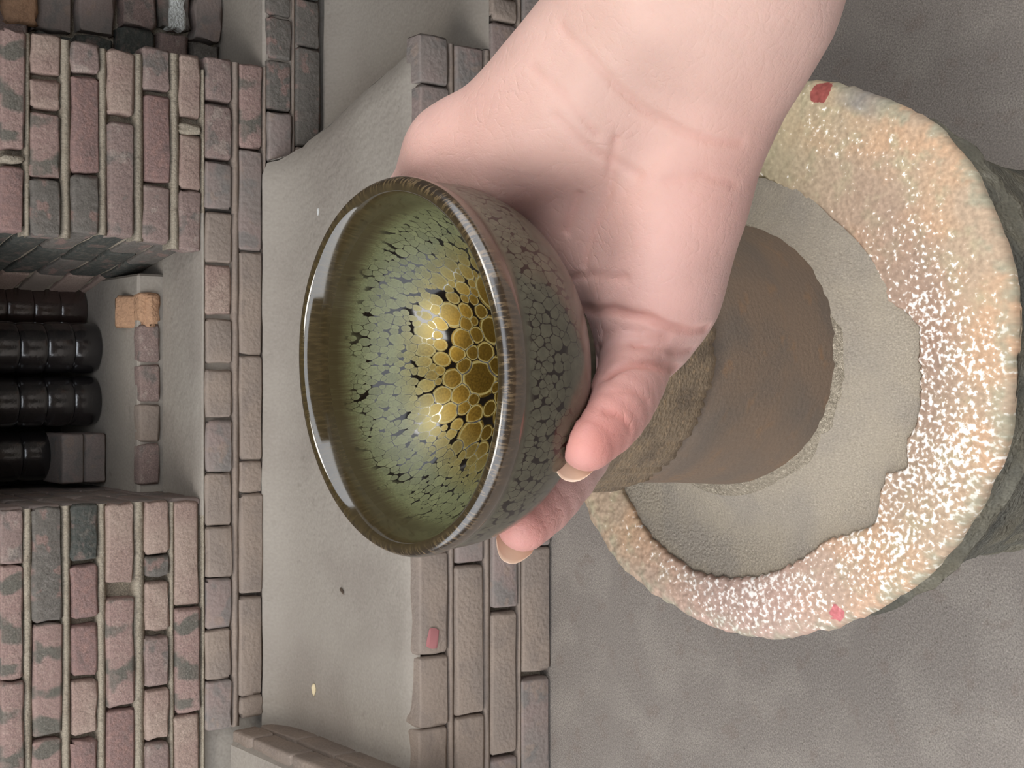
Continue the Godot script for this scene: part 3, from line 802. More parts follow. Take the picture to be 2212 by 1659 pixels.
func inner_glaze() -> ORMMaterial3D:
	var n := 1280
	var full := 0.122          # metres across the picture; distance from the centre is measured along the glaze
	var ppm := n / full
	var cells := []
	var r := RandomNumberGenerator.new()
	r.seed = 305
	var placed := []
	for tries in 11000:
		var s := 0.047 * sqrt(r.randf())
		var a := r.randf() * TAU
		var t := clampf((s - 0.017) / 0.014, 0, 1)
		var rad := lerpf(0.0018 + 0.0026 * pow(r.randf(), 2.0), r.randf_range(0.0007, 0.0015), t)
		if tries > 6500: rad *= 0.6
		var st := lerpf(1.0 + r.randf() * 0.25, 1.15 + r.randf() * 0.5, t)
		var q := Vector2(cos(a), sin(a)) * s
		var ok := true
		for o in placed:
			if q.distance_squared_to(o[0]) < pow((rad + o[1]) * 0.88, 2):
				ok = false
				break
		if not ok: continue
		placed.append([q, rad])
		var dir := q.normalized().rotated(r.randf_range(-0.5, 0.5) * (1.0 - t))
		cells.append([(q.x / full + 0.5) * n, (q.y / full + 0.5) * n, rad * ppm, dir.x, dir.y, st])
	var f := splat(n, n, cells, false)
	var F1: PackedFloat32Array = f[0]
	var F2: PackedFloat32Array = f[1]
	var ID: PackedInt32Array = f[2]
	var fine := grains(n, 0.12, 61, false, 3)
	var big := grains(n, 0.01, 62, false, 3)
	# streaks that run down from the rim: noise over (angle, distance)
	var stn := FastNoiseLite.new()
	stn.seed = 9
	stn.frequency = 1.0
	var rgb := PackedByteArray()
	var orm := PackedByteArray()
	rgb.resize(n * n * 3)
	orm.resize(n * n * 3)
	for y in n:
		for x in n:
			var k := y * n + x
			var u := ((x + 0.5) / n - 0.5) * full
			var v := ((y + 0.5) / n - 0.5) * full
			var s := sqrt(u * u + v * v)
			if s > 0.060: continue
			var fi := fine[k] / 255.0
			var bg := big[k] / 255.0
			var t := clampf((s - 0.019) / 0.016, 0, 1)
			var f1 := F1[k]
			var e := F2[k] - f1
			# gap between cells
			var wgap := maxf(0.055, lerpf(0.10, 0.07, t) + (bg - 0.55) * 0.3)
			var gap := 1.0 - clampf((e - wgap * 0.5) / (wgap * 0.6), 0, 1)
			gap = maxf(gap, clampf((f1 - 1.10) / 0.08, 0, 1))
			var fade := 1.0 - clampf((s - 0.0425 - (bg - 0.5) * 0.008) / 0.004, 0, 1)
			gap *= fade
			var halo := clampf((e - wgap) / 0.10, 0, 1) * (1.0 - clampf((e - wgap - 0.10) / 0.12, 0, 1))
			halo = maxf(halo, clampf((f1 - 0.86) / 0.06, 0, 1) * (1.0 - clampf((f1 - 0.98) / 0.06, 0, 1))) * fade * (1.0 - 0.75 * t)
			var cell := Color8(124, 97, 38).lerp(Color8(88, 90, 62), t)
			var tone := 0.9 + 0.25 * fi + ((ID[k] * 37 % 17) / 17.0 - 0.5) * 0.16 * fade
			cell = cell * tone
			cell = cell.lerp(Color8(146, 146, 110), halo * 0.55)
			# olive skirt, then brown towards the lip
			var sk := clampf((s - 0.0445) / 0.005, 0, 1)
			if s > 0.030:
				var ang := atan2(v, u)
				var st := stn.get_noise_3d(cos(ang) * 40.0, sin(ang) * 40.0, s * 90.0) * 0.5 + stn.get_noise_3d(cos(ang) * 90.0, sin(ang) * 90.0, s * 130.0) * 0.5
				cell = cell.lerp(Color8(56, 48, 31), clampf(sk + st * 0.5 * clampf((s - 0.040) / 0.006, 0, 1), 0, 1))
				cell = cell.lerp(Color8(84, 72, 54) if st > 0.0 else Color8(58, 49, 38), clampf((s - 0.0535) / 0.002, 0, 1) * 0.8)
			var gapc := Color8(150, 150, 152).lerp(Color8(20, 16, 12), maxf(clampf((s - 0.0255) / 0.005, 0, 1), clampf((f1 - 1.02) / 0.06, 0, 1)))
			var c := cell.lerp(gapc, gap)
			rgb[k * 3] = clampi(int(c.r * 255.0), 0, 255)
			rgb[k * 3 + 1] = clampi(int(c.g * 255.0), 0, 255)
			rgb[k * 3 + 2] = clampi(int(c.b * 255.0), 0, 255)
			var dark_gap := maxf(clampf((s - 0.0255) / 0.005, 0, 1), clampf((f1 - 1.02) / 0.06, 0, 1))
			var met := lerpf(lerpf(0.9, 0.0, t) * (1.0 - halo * 0.75), 0.85 * (1.0 - dark_gap), gap)
			met = lerpf(met, 0.0, clampf((s - 0.044) / 0.006, 0, 1))
			var ro := lerpf(lerpf(0.36, 0.42, t) + (fi - 0.5) * 0.1, 0.08, gap)
			ro = lerpf(ro, 0.09, clampf((s - 0.044) / 0.004, 0, 1))
			orm[k * 3] = 255
			orm[k * 3 + 1] = clampi(int(ro * 255), 0, 255)
			orm[k * 3 + 2] = clampi(int(met * 255), 0, 255)
	return glaze_mat("gold_cell_glaze", n, n, rgb, orm)


func outer_glaze(len_m: float) -> ORMMaterial3D:
	var nx := 2048
	var ny := 480
	var ppm := nx / (TAU * 0.039)
	var hy := ny / len_m
	var cells := []
	var placed := []
	var r := RandomNumberGenerator.new()
	r.seed = 77
	for tries in 9000:
		var sx := r.randf() * nx / ppm
		var s := r.randf_range(0.0085, 0.034)
		var t := clampf((s - 0.008) / 0.012, 0, 1)
		var rad := lerpf(r.randf_range(0.0004, 0.0010), 0.0007 + 0.0013 * pow(r.randf(), 1.6), t)
		if tries > 6000: rad *= 0.55
		var ok := true
		for o in placed:
			var dx := absf(sx - o[0].x)
			dx = minf(dx, nx / ppm - dx)
			var dy: float = s - o[0].y
			if dx * dx + dy * dy < pow((rad + o[1]) * 0.9, 2):
				ok = false
				break
		if not ok: continue
		placed.append([Vector2(sx, s), rad])
		var d := Vector2(1, 0).rotated(r.randf_range(-0.9, 0.9))
		cells.append([sx * ppm, s * hy, rad * ppm, d.x, d.y, 1.0 + r.randf() * 0.4])
	var f := splat(nx, ny, cells, true)
	var F1: PackedFloat32Array = f[0]
	var F2: PackedFloat32Array = f[1]
	var rgb := PackedByteArray()
	var orm := PackedByteArray()
	rgb.resize(nx * ny * 3)
	orm.resize(nx * ny * 3)
	var nz := FastNoiseLite.new()
	nz.frequency = 0.05
	nz.seed = 3
	var n2 := FastNoiseLite.new()
	n2.frequency = 0.006
	n2.seed = 13
	for y in ny:
		var s := (y + 0.5) / hy
		for x in nx:
			var k := y * nx + x
			var a := TAU * x / nx
			var fi := nz.get_noise_3d(cos(a) * 326.0, sin(a) * 326.0, y)
			var bg := n2.get_noise_3d(cos(a) * 326.0, sin(a) * 326.0, y * 1.4)
			var e := F2[k] - F1[k]
			var gap := 1.0 - clampf((e - 0.03 - maxf(bg, 0.0) * 0.2) / 0.07, 0, 1)
			gap = maxf(gap, clampf((F1[k] - 1.10) / 0.08, 0, 1))
			# the crackle is a wandering band; above and below it the glaze closes up
			var lo := clampf((s - 0.0085) / 0.0015, 0, 1)
			var hi := 1.0 - clampf((s - (0.0225 + bg * 0.016)) / 0.005, 0, 1)
			gap *= lo * hi
			var c := Color8(74, 70, 57) * (1.0 + 0.16 * fi)
			c.a = 1.0
			c = c.lerp(Color8(72, 60, 46), clampf((0.0085 - s) / 0.002, 0, 1) * 0.9)
			c = c.lerp(Color8(60, 49, 38), clampf((0.0035 - s) / 0.002, 0, 1) * (0.6 + 0.4 * fi))
			c = c.lerp(Color8(22, 14, 11), gap)
			rgb[k * 3] = clampi(int(c.r * 255.0), 0, 255)
			rgb[k * 3 + 1] = clampi(int(c.g * 255.0), 0, 255)
			rgb[k * 3 + 2] = clampi(int(c.b * 255.0), 0, 255)
			orm[k * 3] = 255
			orm[k * 3 + 1] = clampi(int((0.20 + 0.04 * fi + 0.02 * lo - 0.06 * gap) * 255), 0, 255)
			orm[k * 3 + 2] = clampi(int(0.15 * (1.0 - gap) * 255), 0, 255)
	return glaze_mat("crackle_glaze", nx, ny, rgb, orm)


func lengths(prof: Array) -> Array:
	var out := [0.0]
	for k in range(1, prof.size()): out.append(out[-1] + prof[k].distance_to(prof[k - 1]))
	return out


const BOWL_OUT := [Vector2(0.0400, 0.0008), Vector2(0.0410, 0.0006), Vector2(0.0418, -0.0002), Vector2(0.0424, -0.0018), Vector2(0.0422, -0.0038), Vector2(0.0414, -0.0062), Vector2(0.0415, -0.0092), Vector2(0.0411, -0.0145), Vector2(0.0398, -0.0195), Vector2(0.0370, -0.0252), Vector2(0.0325, -0.0305), Vector2(0.0265, -0.0348), Vector2(0.0215, -0.0372), Vector2(0.0198, -0.0386), Vector2(0.0195, -0.0430), Vector2(0.0186, -0.0438), Vector2(0.0160, -0.0438), Vector2(0.0145, -0.0405), Vector2(0.0, -0.0398)]


func tea_bowl():
	var o := root_of("tea_bowl", BOWL)
	o.rotation.z = deg_to_rad(2.5)
	tag(o, "small olive green glazed tea bowl with golden cells inside, held in the hand", "bowl")
	var segs := 224
	# outer wall from below the groove, inner glaze up to the lip, and the thick brown lip between them
	var whole_out := smooth(BOWL_OUT, 4)
	var inn := smooth([Vector2(0.0, -0.0342), Vector2(0.008, -0.0336), Vector2(0.0165, -0.0312), Vector2(0.0250, -0.0262), Vector2(0.0308, -0.0205), Vector2(0.0342, -0.0155), Vector2(0.0359, -0.0110), Vector2(0.0368, -0.0070), Vector2(0.0374, -0.0042), Vector2(0.0380, -0.0022), Vector2(0.0386, -0.0007), Vector2(0.0392, 0.0003), Vector2(0.0400, 0.0008)], 4)
	var cut_in := inn.size() - 19
	var cut_out := 19
	var L: float = lengths(whole_out)[-1]
	var m := ring_mesh(whole_out.slice(cut_out - 1), segs, func(a: float, s: float): return Vector2(a / TAU, s / L), lengths(whole_out)[cut_out - 1])
	put("outer_wall", m, outer_glaze(L), o)
	put("inner_glaze", ring_mesh(inn.slice(0, cut_in + 1), segs, func(a: float, s: float): return Vector2(0.5 + s / 0.122 * cos(a), 0.5 - s / 0.122 * sin(a)), 0.0), inner_glaze(), o)
	var lip := inn.slice(cut_in)
	lip.pop_back()
	lip.append_array(whole_out.slice(0, cut_out))
	put("lip", ring_mesh(lip, segs, func(a: float, s: float): return Vector2(a / TAU, s / 0.024), 0.0), lip_glaze(), o)


# a profile spun round the y axis, slightly out of true as thrown clay is; uvfn(angle, length along the profile)
func ring_mesh(prof: Array, segs: int, uvfn: Callable, s0: float) -> ArrayMesh:
	var ls := lengths(prof)
	var n := prof.size() - 1
	# profiles run from the centre up the inside, over the lip and down the outside: outwards is to their left
	return sheet(segs, n, func(i: int, j: int):
		var a := TAU * i / segs
		var q: Vector2 = prof[n - j]
		var w := 1.0 + 0.0035 * sin(a * 2.0 + 0.7)
		return Vector3(q.x * w * cos(a), q.y, -q.x * w * sin(a)), func(i: int, j: int): return uvfn.call(TAU * i / segs, s0 + ls[n - j]), true)


func lip_glaze() -> ORMMaterial3D:
	var nx := 2048
	var ny := 128
	var rgb := PackedByteArray()
	var orm := PackedByteArray()
	rgb.resize(nx * ny * 3)
	orm.resize(nx * ny * 3)
	var nz := FastNoiseLite.new()
	nz.frequency = 0.09
	nz.seed = 5
	for y in ny:
		var s := (y + 0.5) / ny * 0.024
		# darkest on the crest of the lip, olive brown streaks inside, brown outside
		var crest := clampf(1.0 - absf(s - 0.0092) / 0.0022, 0, 1)
		for x in nx:
			var a := TAU * x / nx
			var st := nz.get_noise_3d(cos(a) * 326.0 * 1.6, sin(a) * 326.0 * 1.6, y * 0.5)
			var k := y * nx + x
			var c := Color8(56, 47, 30).lerp(Color8(66, 53, 40), clampf((s - 0.008) / 0.003, 0, 1))
			c = c.lerp(Color8(96, 80, 60) if st > 0.14 else Color8(38, 30, 24), crest * 0.75)
			c = c * (1.0 + 0.30 * st)
			rgb[k * 3] = clampi(int(c.r * 255.0), 0, 255)
			rgb[k * 3 + 1] = clampi(int(c.g * 255.0), 0, 255)
			rgb[k * 3 + 2] = clampi(int(c.b * 255.0), 0, 255)
			orm[k * 3] = 255
			orm[k * 3 + 1] = clampi(int((0.10 + 0.06 * st + 0.14 * crest) * 255), 0, 255)
			orm[k * 3 + 2] = 0
	var m := glaze_mat("brown_lip_glaze", nx, ny, rgb, orm)
	m.metallic_specular = 0.7
	return m


# ---------------------------------------------------------------- the hand
var HA := PackedVector3Array()
var HB := PackedVector3Array()
var HR := PackedFloat32Array()
var HS := PackedFloat32Array()
var HG := PackedInt32Array()      # 0 palm and arm, 1..5 fingers
var CR := []                      # creases: [points, depth, width]
const KP := 0.014


func cap_d(p: Vector3, i: int) -> float:
	var a := HA[i]
	var ab := HB[i] - a
	var t := clampf((p - a).dot(ab) / ab.length_squared(), 0.0, 1.0)
	return p.distance_to(a + ab * t) - HR[i] - HS[i] * t


func bowl_d(p: Vector3) -> float:
	# distance to the bowl taken as a solid of revolution
	var q := (p - BOWL).rotated(Vector3(0, 0, 1), deg_to_rad(-2.5))
	var r := sqrt(q.x * q.x + q.z * q.z)
	var y := q.y
	var d := 1.0
	var inside := false
	var n := BOWL_OUT.size() - 4
	for i in range(-1, n):
		var a: Vector2 = BOWL_OUT[i] if i >= 0 else Vector2(0, 0.0009)
		var b: Vector2 = BOWL_OUT[i + 1] if i + 1 < n else Vector2(0, -0.0438)
		var e := b - a
		var w := Vector2(r, y) - a
		d = minf(d, (w - e * clampf(w.dot(e) / e.length_squared(), 0.0, 1.0)).length())
		if (a.y <= y) != (b.y <= y):
			if r < a.x + (y - a.y) / (b.y - a.y) * (b.x - a.x): inside = not inside
	return -d if inside else d


func hand_d(p: Vector3, near: PackedInt32Array, carve: bool) -> float:
	var d := 1.0
	var k := 0
	var n := near.size()
	while k < n and HG[near[k]] == 0:
		var e := cap_d(p, near[k])
		var h := maxf(KP - absf(d - e), 0.0) / KP
		d = minf(d, e) - h * h * KP * 0.25
		k += 1
	var out := d
	while k < n:
		var g := HG[near[k]]
		var fd := 1.0
		while k < n and HG[near[k]] == g:
			var e := cap_d(p, near[k])
			var h := maxf(0.0006 - absf(fd - e), 0.0) / 0.0006
			fd = minf(fd, e) - h * h * 0.00015
			k += 1
		var kk := 0.008 if g == 1 else 0.005
		var h2 := maxf(kk - absf(d - fd), 0.0) / kk
		out = minf(out, minf(d, fd) - h2 * h2 * kk * 0.25)
	if carve: out = maxf(out, 0.0003 - bowl_d(p))
	return out


func crease(p: Vector3, near: Array) -> float:
	var s := 0.0
	for c in near:
		var best := 1.0
		var pts: Array = c[0]
		for i in pts.size() - 1:
			var a: Vector3 = pts[i]
			var ab: Vector3 = pts[i + 1] - a
			var t := clampf((p - a).dot(ab) / ab.length_squared(), 0.0, 1.0)
			best = minf(best, p.distance_squared_to(a + ab * t))
		s += c[1] * exp(-best / (c[2] * c[2]))
	return s


func hand_mesh() -> ArrayMesh:
	var palm := [
		[[Vector3(0.1187, 1.092, -0.1992), 0.0181], [Vector3(0.0835, 1.0888, -0.2182), 0.0173], [Vector3(0.0748, 1.0883, -0.2306), 0.0156]],
		[[Vector3(0.1187, 1.0741, -0.1852), 0.0173], [Vector3(0.0835, 1.0742, -0.2069), 0.0173], [Vector3(0.0686, 1.073, -0.2186), 0.0146], [Vector3(0.0529, 1.0736, -0.2267), 0.0136]],
		[[Vector3(0.0529, 1.0736, -0.2267), 0.0136], [Vector3(0.0386, 1.0731, -0.2313), 0.0131], [Vector3(0.0207, 1.0714, -0.2377), 0.0118], [Vector3(0.0127, 1.07, -0.2429), 0.0102]],
		[[Vector3(0.0748, 1.0896, -0.2315), 0.0156], [Vector3(0.0673, 1.0918, -0.2409), 0.0148], [Vector3(0.0541, 1.1073, -0.2682), 0.0108]],
		[[Vector3(0.0617, 1.0965, -0.2394), 0.0131], [Vector3(0.0516, 1.1033, -0.2563), 0.0116]],
		[[Vector3(0.0666, 1.0753, -0.2407), 0.0153], [Vector3(0.0461, 1.0756, -0.2536), 0.0152], [Vector3(0.0151, 1.0676, -0.2626), 0.0099]],
		[[Vector3(0.0467, 1.0729, -0.2566), 0.0160], [Vector3(0.0229, 1.0701, -0.2798), 0.0109]]]
	var fingers := [
		[[Vector3(0.0544, 1.1073, -0.2682), 0.0107], [Vector3(0.0497, 1.1056, -0.2776), 0.0105], [Vector3(0.045, 1.1038, -0.2869), 0.0104], [Vector3(0.0401, 1.1026, -0.295), 0.0101], [Vector3(0.0346, 1.1023, -0.301), 0.0098], [Vector3(0.0289, 1.1025, -0.3056), 0.0094], [Vector3(0.0231, 1.1026, -0.3103), 0.0090]],
		[[Vector3(0.0256, 1.0704, -0.2851), 0.0110], [Vector3(0.0179, 1.0719, -0.2938), 0.0105], [Vector3(0.0102, 1.0733, -0.3026), 0.0100], [Vector3(0.0038, 1.0755, -0.3093), 0.0096], [Vector3(-0.0006, 1.0788, -0.313), 0.0092], [Vector3(-0.0037, 1.0829, -0.3147), 0.0089], [Vector3(-0.0064, 1.0866, -0.3155), 0.0086], [Vector3(-0.0087, 1.0896, -0.3157), 0.0083], [Vector3(-0.0106, 1.0922, -0.315), 0.0079], [Vector3(-0.0125, 1.0949, -0.3144), 0.0075]],
		[[Vector3(0.0167, 1.0666, -0.2745), 0.0108], [Vector3(0.0079, 1.0689, -0.2774), 0.0102], [Vector3(-0.001, 1.0711, -0.2804), 0.0096], [Vector3(-0.0085, 1.0739, -0.2827), 0.0090], [Vector3(-0.0141, 1.0778, -0.2844), 0.0087], [Vector3(-0.0183, 1.0822, -0.2855), 0.0084], [Vector3(-0.0215, 1.0864, -0.2862), 0.0081], [Vector3(-0.0235, 1.0898, -0.2861), 0.0077], [Vector3(-0.0246, 1.093, -0.2855), 0.0074], [Vector3(-0.0257, 1.0961, -0.2849), 0.0070]],
		[[Vector3(0.0104, 1.0639, -0.2597), 0.0099], [Vector3(0.0028, 1.0665, -0.2599), 0.0093], [Vector3(-0.0048, 1.069, -0.2601), 0.0086], [Vector3(-0.0116, 1.0723, -0.2599), 0.0080], [Vector3(-0.0173, 1.0769, -0.2589), 0.0077], [Vector3(-0.0221, 1.0823, -0.2575), 0.0075], [Vector3(-0.0261, 1.0872, -0.2563), 0.0072], [Vector3(-0.029, 1.091, -0.2556), 0.0069], [Vector3(-0.0309, 1.0944, -0.255), 0.0066], [Vector3(-0.0329, 1.0977, -0.2544), 0.0063]],
		[[Vector3(0.011, 1.072, -0.2419), 0.0093], [Vector3(0.0076, 1.0758, -0.2389), 0.0088], [Vector3(0.0042, 1.0797, -0.2359), 0.0084], [Vector3(0.001, 1.0835, -0.2331), 0.0080], [Vector3(-0.0018, 1.0873, -0.2307), 0.0078], [Vector3(-0.0043, 1.0911, -0.2284), 0.0076], [Vector3(-0.0067, 1.0947, -0.2266), 0.0073], [Vector3(-0.0088, 1.098, -0.2255), 0.0070], [Vector3(-0.0107, 1.1012, -0.2248), 0.0065], [Vector3(-0.0126, 1.1044, -0.224), 0.0061]]]
	CR = [
		[[Vector3(0.0759, 1.1102, -0.226), Vector3(0.0682, 1.1069, -0.2198), Vector3(0.0624, 1.1013, -0.2176), Vector3(0.0579, 1.0946, -0.2159), Vector3(0.0542, 1.0884, -0.2121), Vector3(0.0522, 1.0831, -0.2087), Vector3(0.052, 1.0761, -0.2063)], 0.00040, 0.00120],
		[[Vector3(0.0529, 1.0977, -0.2223), Vector3(0.0472, 1.0955, -0.2265), Vector3(0.0425, 1.0925, -0.2303), Vector3(0.0345, 1.0903, -0.2387), Vector3(0.0274, 1.088, -0.2441)], 0.00035, 0.00110],
		[[Vector3(0.0426, 1.0959, -0.2369), Vector3(0.0352, 1.0927, -0.2447)], 0.00040, 0.00120],
		[[Vector3(0.0248, 1.0866, -0.2524), Vector3(0.0252, 1.0875, -0.2419), Vector3(0.0239, 1.0873, -0.2309)], 0.00040, 0.00120],
		[[Vector3(0.0181, 1.0827, -0.2522), Vector3(0.0167, 1.0863, -0.2355), Vector3(0.0148, 1.0826, -0.2285), Vector3(0.012, 1.074, -0.2252), Vector3(0.0126, 1.0663, -0.2256)], 0.00090, 0.00140],
		[[Vector3(0.0084, 1.0842, -0.2439), Vector3(0.0089, 1.0846, -0.23), Vector3(0.0074, 1.0729, -0.2284), Vector3(0.0079, 1.0672, -0.2295)], 0.00060, 0.00120],
		[[Vector3(0.0115, 1.0852, -0.2411), Vector3(0.0119, 1.0833, -0.2306), Vector3(0.0105, 1.0778, -0.2273)], 0.00040, 0.00140],
		[[Vector3(0.0018, 1.0958, -0.2273), Vector3(0.003, 1.0938, -0.2273), Vector3(0.0043, 1.0909, -0.2267), Vector3(0.0045, 1.0866, -0.2256), Vector3(0.0039, 1.0802, -0.2261), Vector3(0.0034, 1.0682, -0.233)], 0.00090, 0.00130],
		[[Vector3(-0.0013, 1.0986, -0.2229), Vector3(-0.0016, 1.0939, -0.221), Vector3(-0.0037, 1.0899, -0.2207)], 0.00030, 0.00100],
		[[Vector3(-0.0058, 1.1025, -0.2202), Vector3(-0.0071, 1.0993, -0.2186), Vector3(-0.0099, 1.0968, -0.2185)], 0.00040, 0.00100],
		[[Vector3(0.0576, 1.1091, -0.2292), Vector3(0.0502, 1.0998, -0.2262), Vector3(0.0456, 1.0909, -0.2225)], 0.00030, 0.00120],
		[[Vector3(0.0443, 1.0875, -0.2173), Vector3(0.0452, 1.0816, -0.2119), Vector3(0.0438, 1.073, -0.2105)], 0.00030, 0.00120],
		[[Vector3(0.0677, 1.1125, -0.2328), Vector3(0.0621, 1.1092, -0.2267), Vector3(0.0537, 1.1016, -0.2242)], 0.00030, 0.00100]]
	var tints := [
		[Vector3(-0.0126, 1.1085, -0.2194), 0.016, Color(1, 0.62, 0.58), 0.8],
		[Vector3(-0.0341, 1.1023, -0.2502), 0.016, Color(1, 0.62, 0.58), 0.8],
		[Vector3(0.0062, 1.0841, -0.2267), 0.018, Color(1, 0.74, 0.7), 0.5],
		[Vector3(0.0414, 1.0786, -0.2121), 0.025, Color(1, 0.76, 0.73), 0.5],
		[Vector3(-0.007, 1.0987, -0.2186), 0.014, Color(1, 0.74, 0.7), 0.4],
		[Vector3(0.0534, 1.1185, -0.2572), 0.024, Color(1, 0.8, 0.72), 0.45],
		[Vector3(0.0346, 1.0938, -0.2509), 0.022, Color(1, 0.78, 0.74), 0.35],
		[Vector3(0.0727, 1.0998, -0.2034), 0.050, Color(0.97, 0.93, 0.8), 0.6]]
	var g := 0
	for set in [palm, fingers]:
		for line in set:
			if set == fingers: g += 1
			for i in line.size() - 1:
				HA.append(line[i][0])
				HB.append(line[i + 1][0])
				HR.append(line[i][1])
				HS.append(line[i + 1][1] - line[i][1])
				HG.append(g)
	var h := 0.0008
	var lo := Vector3.ONE * 9.0
	var hi := -lo
	for i in HA.size():
		for q in [HA[i], HB[i]]:
			lo = lo.min(q - Vector3.ONE * 0.027)
			hi = hi.max(q + Vector3.ONE * 0.027)
	var B := 6
	var nb := Vector3i((hi - lo) / (h * B)) + Vector3i.ONE
	var N := nb * B
	var sx := N.x
	var sxy := N.x * N.y
	var grid := PackedFloat32Array()
	grid.resize(N.x * N.y * N.z)
	grid.fill(1.0)
	var half := h * B * 0.87
	var lists := {}
	var live := []
	for bz in nb.z:
		for by in nb.y:
			for bx in nb.x:
				var c := lo + Vector3(bx + 0.5, by + 0.5, bz + 0.5) * (h * B)
				var dist := PackedFloat32Array()
				dist.resize(HA.size())
				var dm := 1.0
				for i in HA.size():
					dist[i] = cap_d(c, i)
					dm = minf(dm, dist[i])
				if dm > half + 0.008 or dm < -0.013 - half: continue
				var near := PackedInt32Array()
				for i in HA.size():
					if dist[i] < dm + 2.0 * half + KP: near.append(i)
				var carve := c.distance_to(BOWL) < 0.075
				var d := hand_d(c, near, carve)
				if absf(d) > half + 3.0 * h: continue
				var cr := []
				for q in CR:
					for i in q[0].size() - 1:
						var ab: Vector3 = q[0][i + 1] - q[0][i]
						var t := clampf((c - q[0][i]).dot(ab) / ab.length_squared(), 0.0, 1.0)
						if c.distance_to(q[0][i] + ab * t) < half + 0.005:
							cr.append(q)
							break
				var key := (bz * nb.y + by) * nb.x + bx
				lists[key] = [near, carve, cr]
				live.append(Vector3i(bx, by, bz))
				for z in B:
					for y in B:
						var at := (bz * B + z) * sxy + (by * B + y) * sx + bx * B
						var p := lo + Vector3(bx * B, by * B + y, bz * B + z) * h
						for x in B:
							grid[at + x] = hand_d(p, near, carve)
							p.x += h
	# surface nets
	var vid := {}
	var v := PackedVector3Array()
	var nor := PackedVector3Array()
	var col := PackedColorArray()
	var idx := PackedInt32Array()
	var off := [0, 1, sx, sx + 1, sxy, sxy + 1, sxy + sx, sxy + sx + 1]
	var edges := [0, 1, 0, 2, 0, 4, 1, 3, 1, 5, 2, 3, 2, 6, 3, 7, 4, 5, 4, 6, 5, 7, 6, 7]
	var skin := Color8(180, 150, 143).srgb_to_linear()
	var tone := FastNoiseLite.new()
	tone.frequency = 70.0
	tone.fractal_octaves = 4
	for b in live:
		for z in range(b.z * B, b.z * B + B):
			if z + 1 >= N.z: continue
			for y in range(b.y * B, b.y * B + B):
				if y + 1 >= N.y: continue
				for x in range(b.x * B, b.x * B + B):
					if x + 1 >= N.x: continue
					var k := z * sxy + y * sx + x
					var first := grid[k] < 0.0
					var cross := false
					for q in 7:
						if (grid[k + off[q + 1]] < 0.0) != first:
							cross = true
							break
					if not cross: continue
					var far := false
					for q in 8:
						if grid[k + off[q]] >= 0.9: far = true
					if far: continue
					var sum := Vector3.ZERO
					var cnt := 0
					for e in range(0, 24, 2):
						var a: int = edges[e]
						var c: int = edges[e + 1]
						var da := grid[k + off[a]]
						var dc := grid[k + off[c]]
						if (da < 0.0) != (dc < 0.0):
							var t := da / (da - dc)
							sum += Vector3(a & 1, (a >> 1) & 1, a >> 2).lerp(Vector3(c & 1, (c >> 1) & 1, c >> 2), t)
							cnt += 1
					var p := lo + (Vector3(x, y, z) + sum / cnt) * h
					var key: int = (b.z * nb.y + b.y) * nb.x + b.x
					var inf: Array = lists[key]
					var n := Vector3.ZERO
					for s in [Vector3(1, 1, 1), Vector3(1, -1, -1), Vector3(-1, 1, -1), Vector3(-1, -1, 1)]:
						var pp: Vector3 = p + s * 0.0003
						n += s * (hand_d(pp, inf[0], inf[1]) + (crease(pp, inf[2]) if inf[2].size() else 0.0))
					n = n.normalized()
					var cz := 0.0
					if inf[2].size():
						cz = crease(p, inf[2])
						p -= n * cz
					var c := skin * (1.0 + 0.07 * tone.get_noise_3dv(p))
					for t in tints:
						var w: float = exp(-p.distance_squared_to(t[0]) / (t[1] * t[1])) * t[3]
						c = c * Color.WHITE.lerp(t[2], w)
					c = c * Color.WHITE.lerp(Color(1.0, 0.72, 0.66), clampf(cz / 0.0009, 0, 1) * 0.45)
					c.a = 1.0
					vid[k] = v.size()
					v.append(p)
					nor.append(n)
					col.append(c)
	var axes := [[1, sx, sxy], [sx, sxy, 1], [sxy, 1, sx]]
	for k in vid:
		var inside := grid[k] < 0.0
		for ax in axes:
			if (grid[k + ax[0]] < 0.0) == inside: continue
			var a = vid.get(k)
			var b = vid.get(k - ax[1])
			var c = vid.get(k - ax[1] - ax[2])
			var d = vid.get(k - ax[2])
			if b == null or c == null or d == null: continue
			if inside: idx.append_array([a, b, c, a, c, d])
			else: idx.append_array([a, c, b, a, d, c])
	return mesh_of(v, idx, PackedVector2Array(), col, nor)


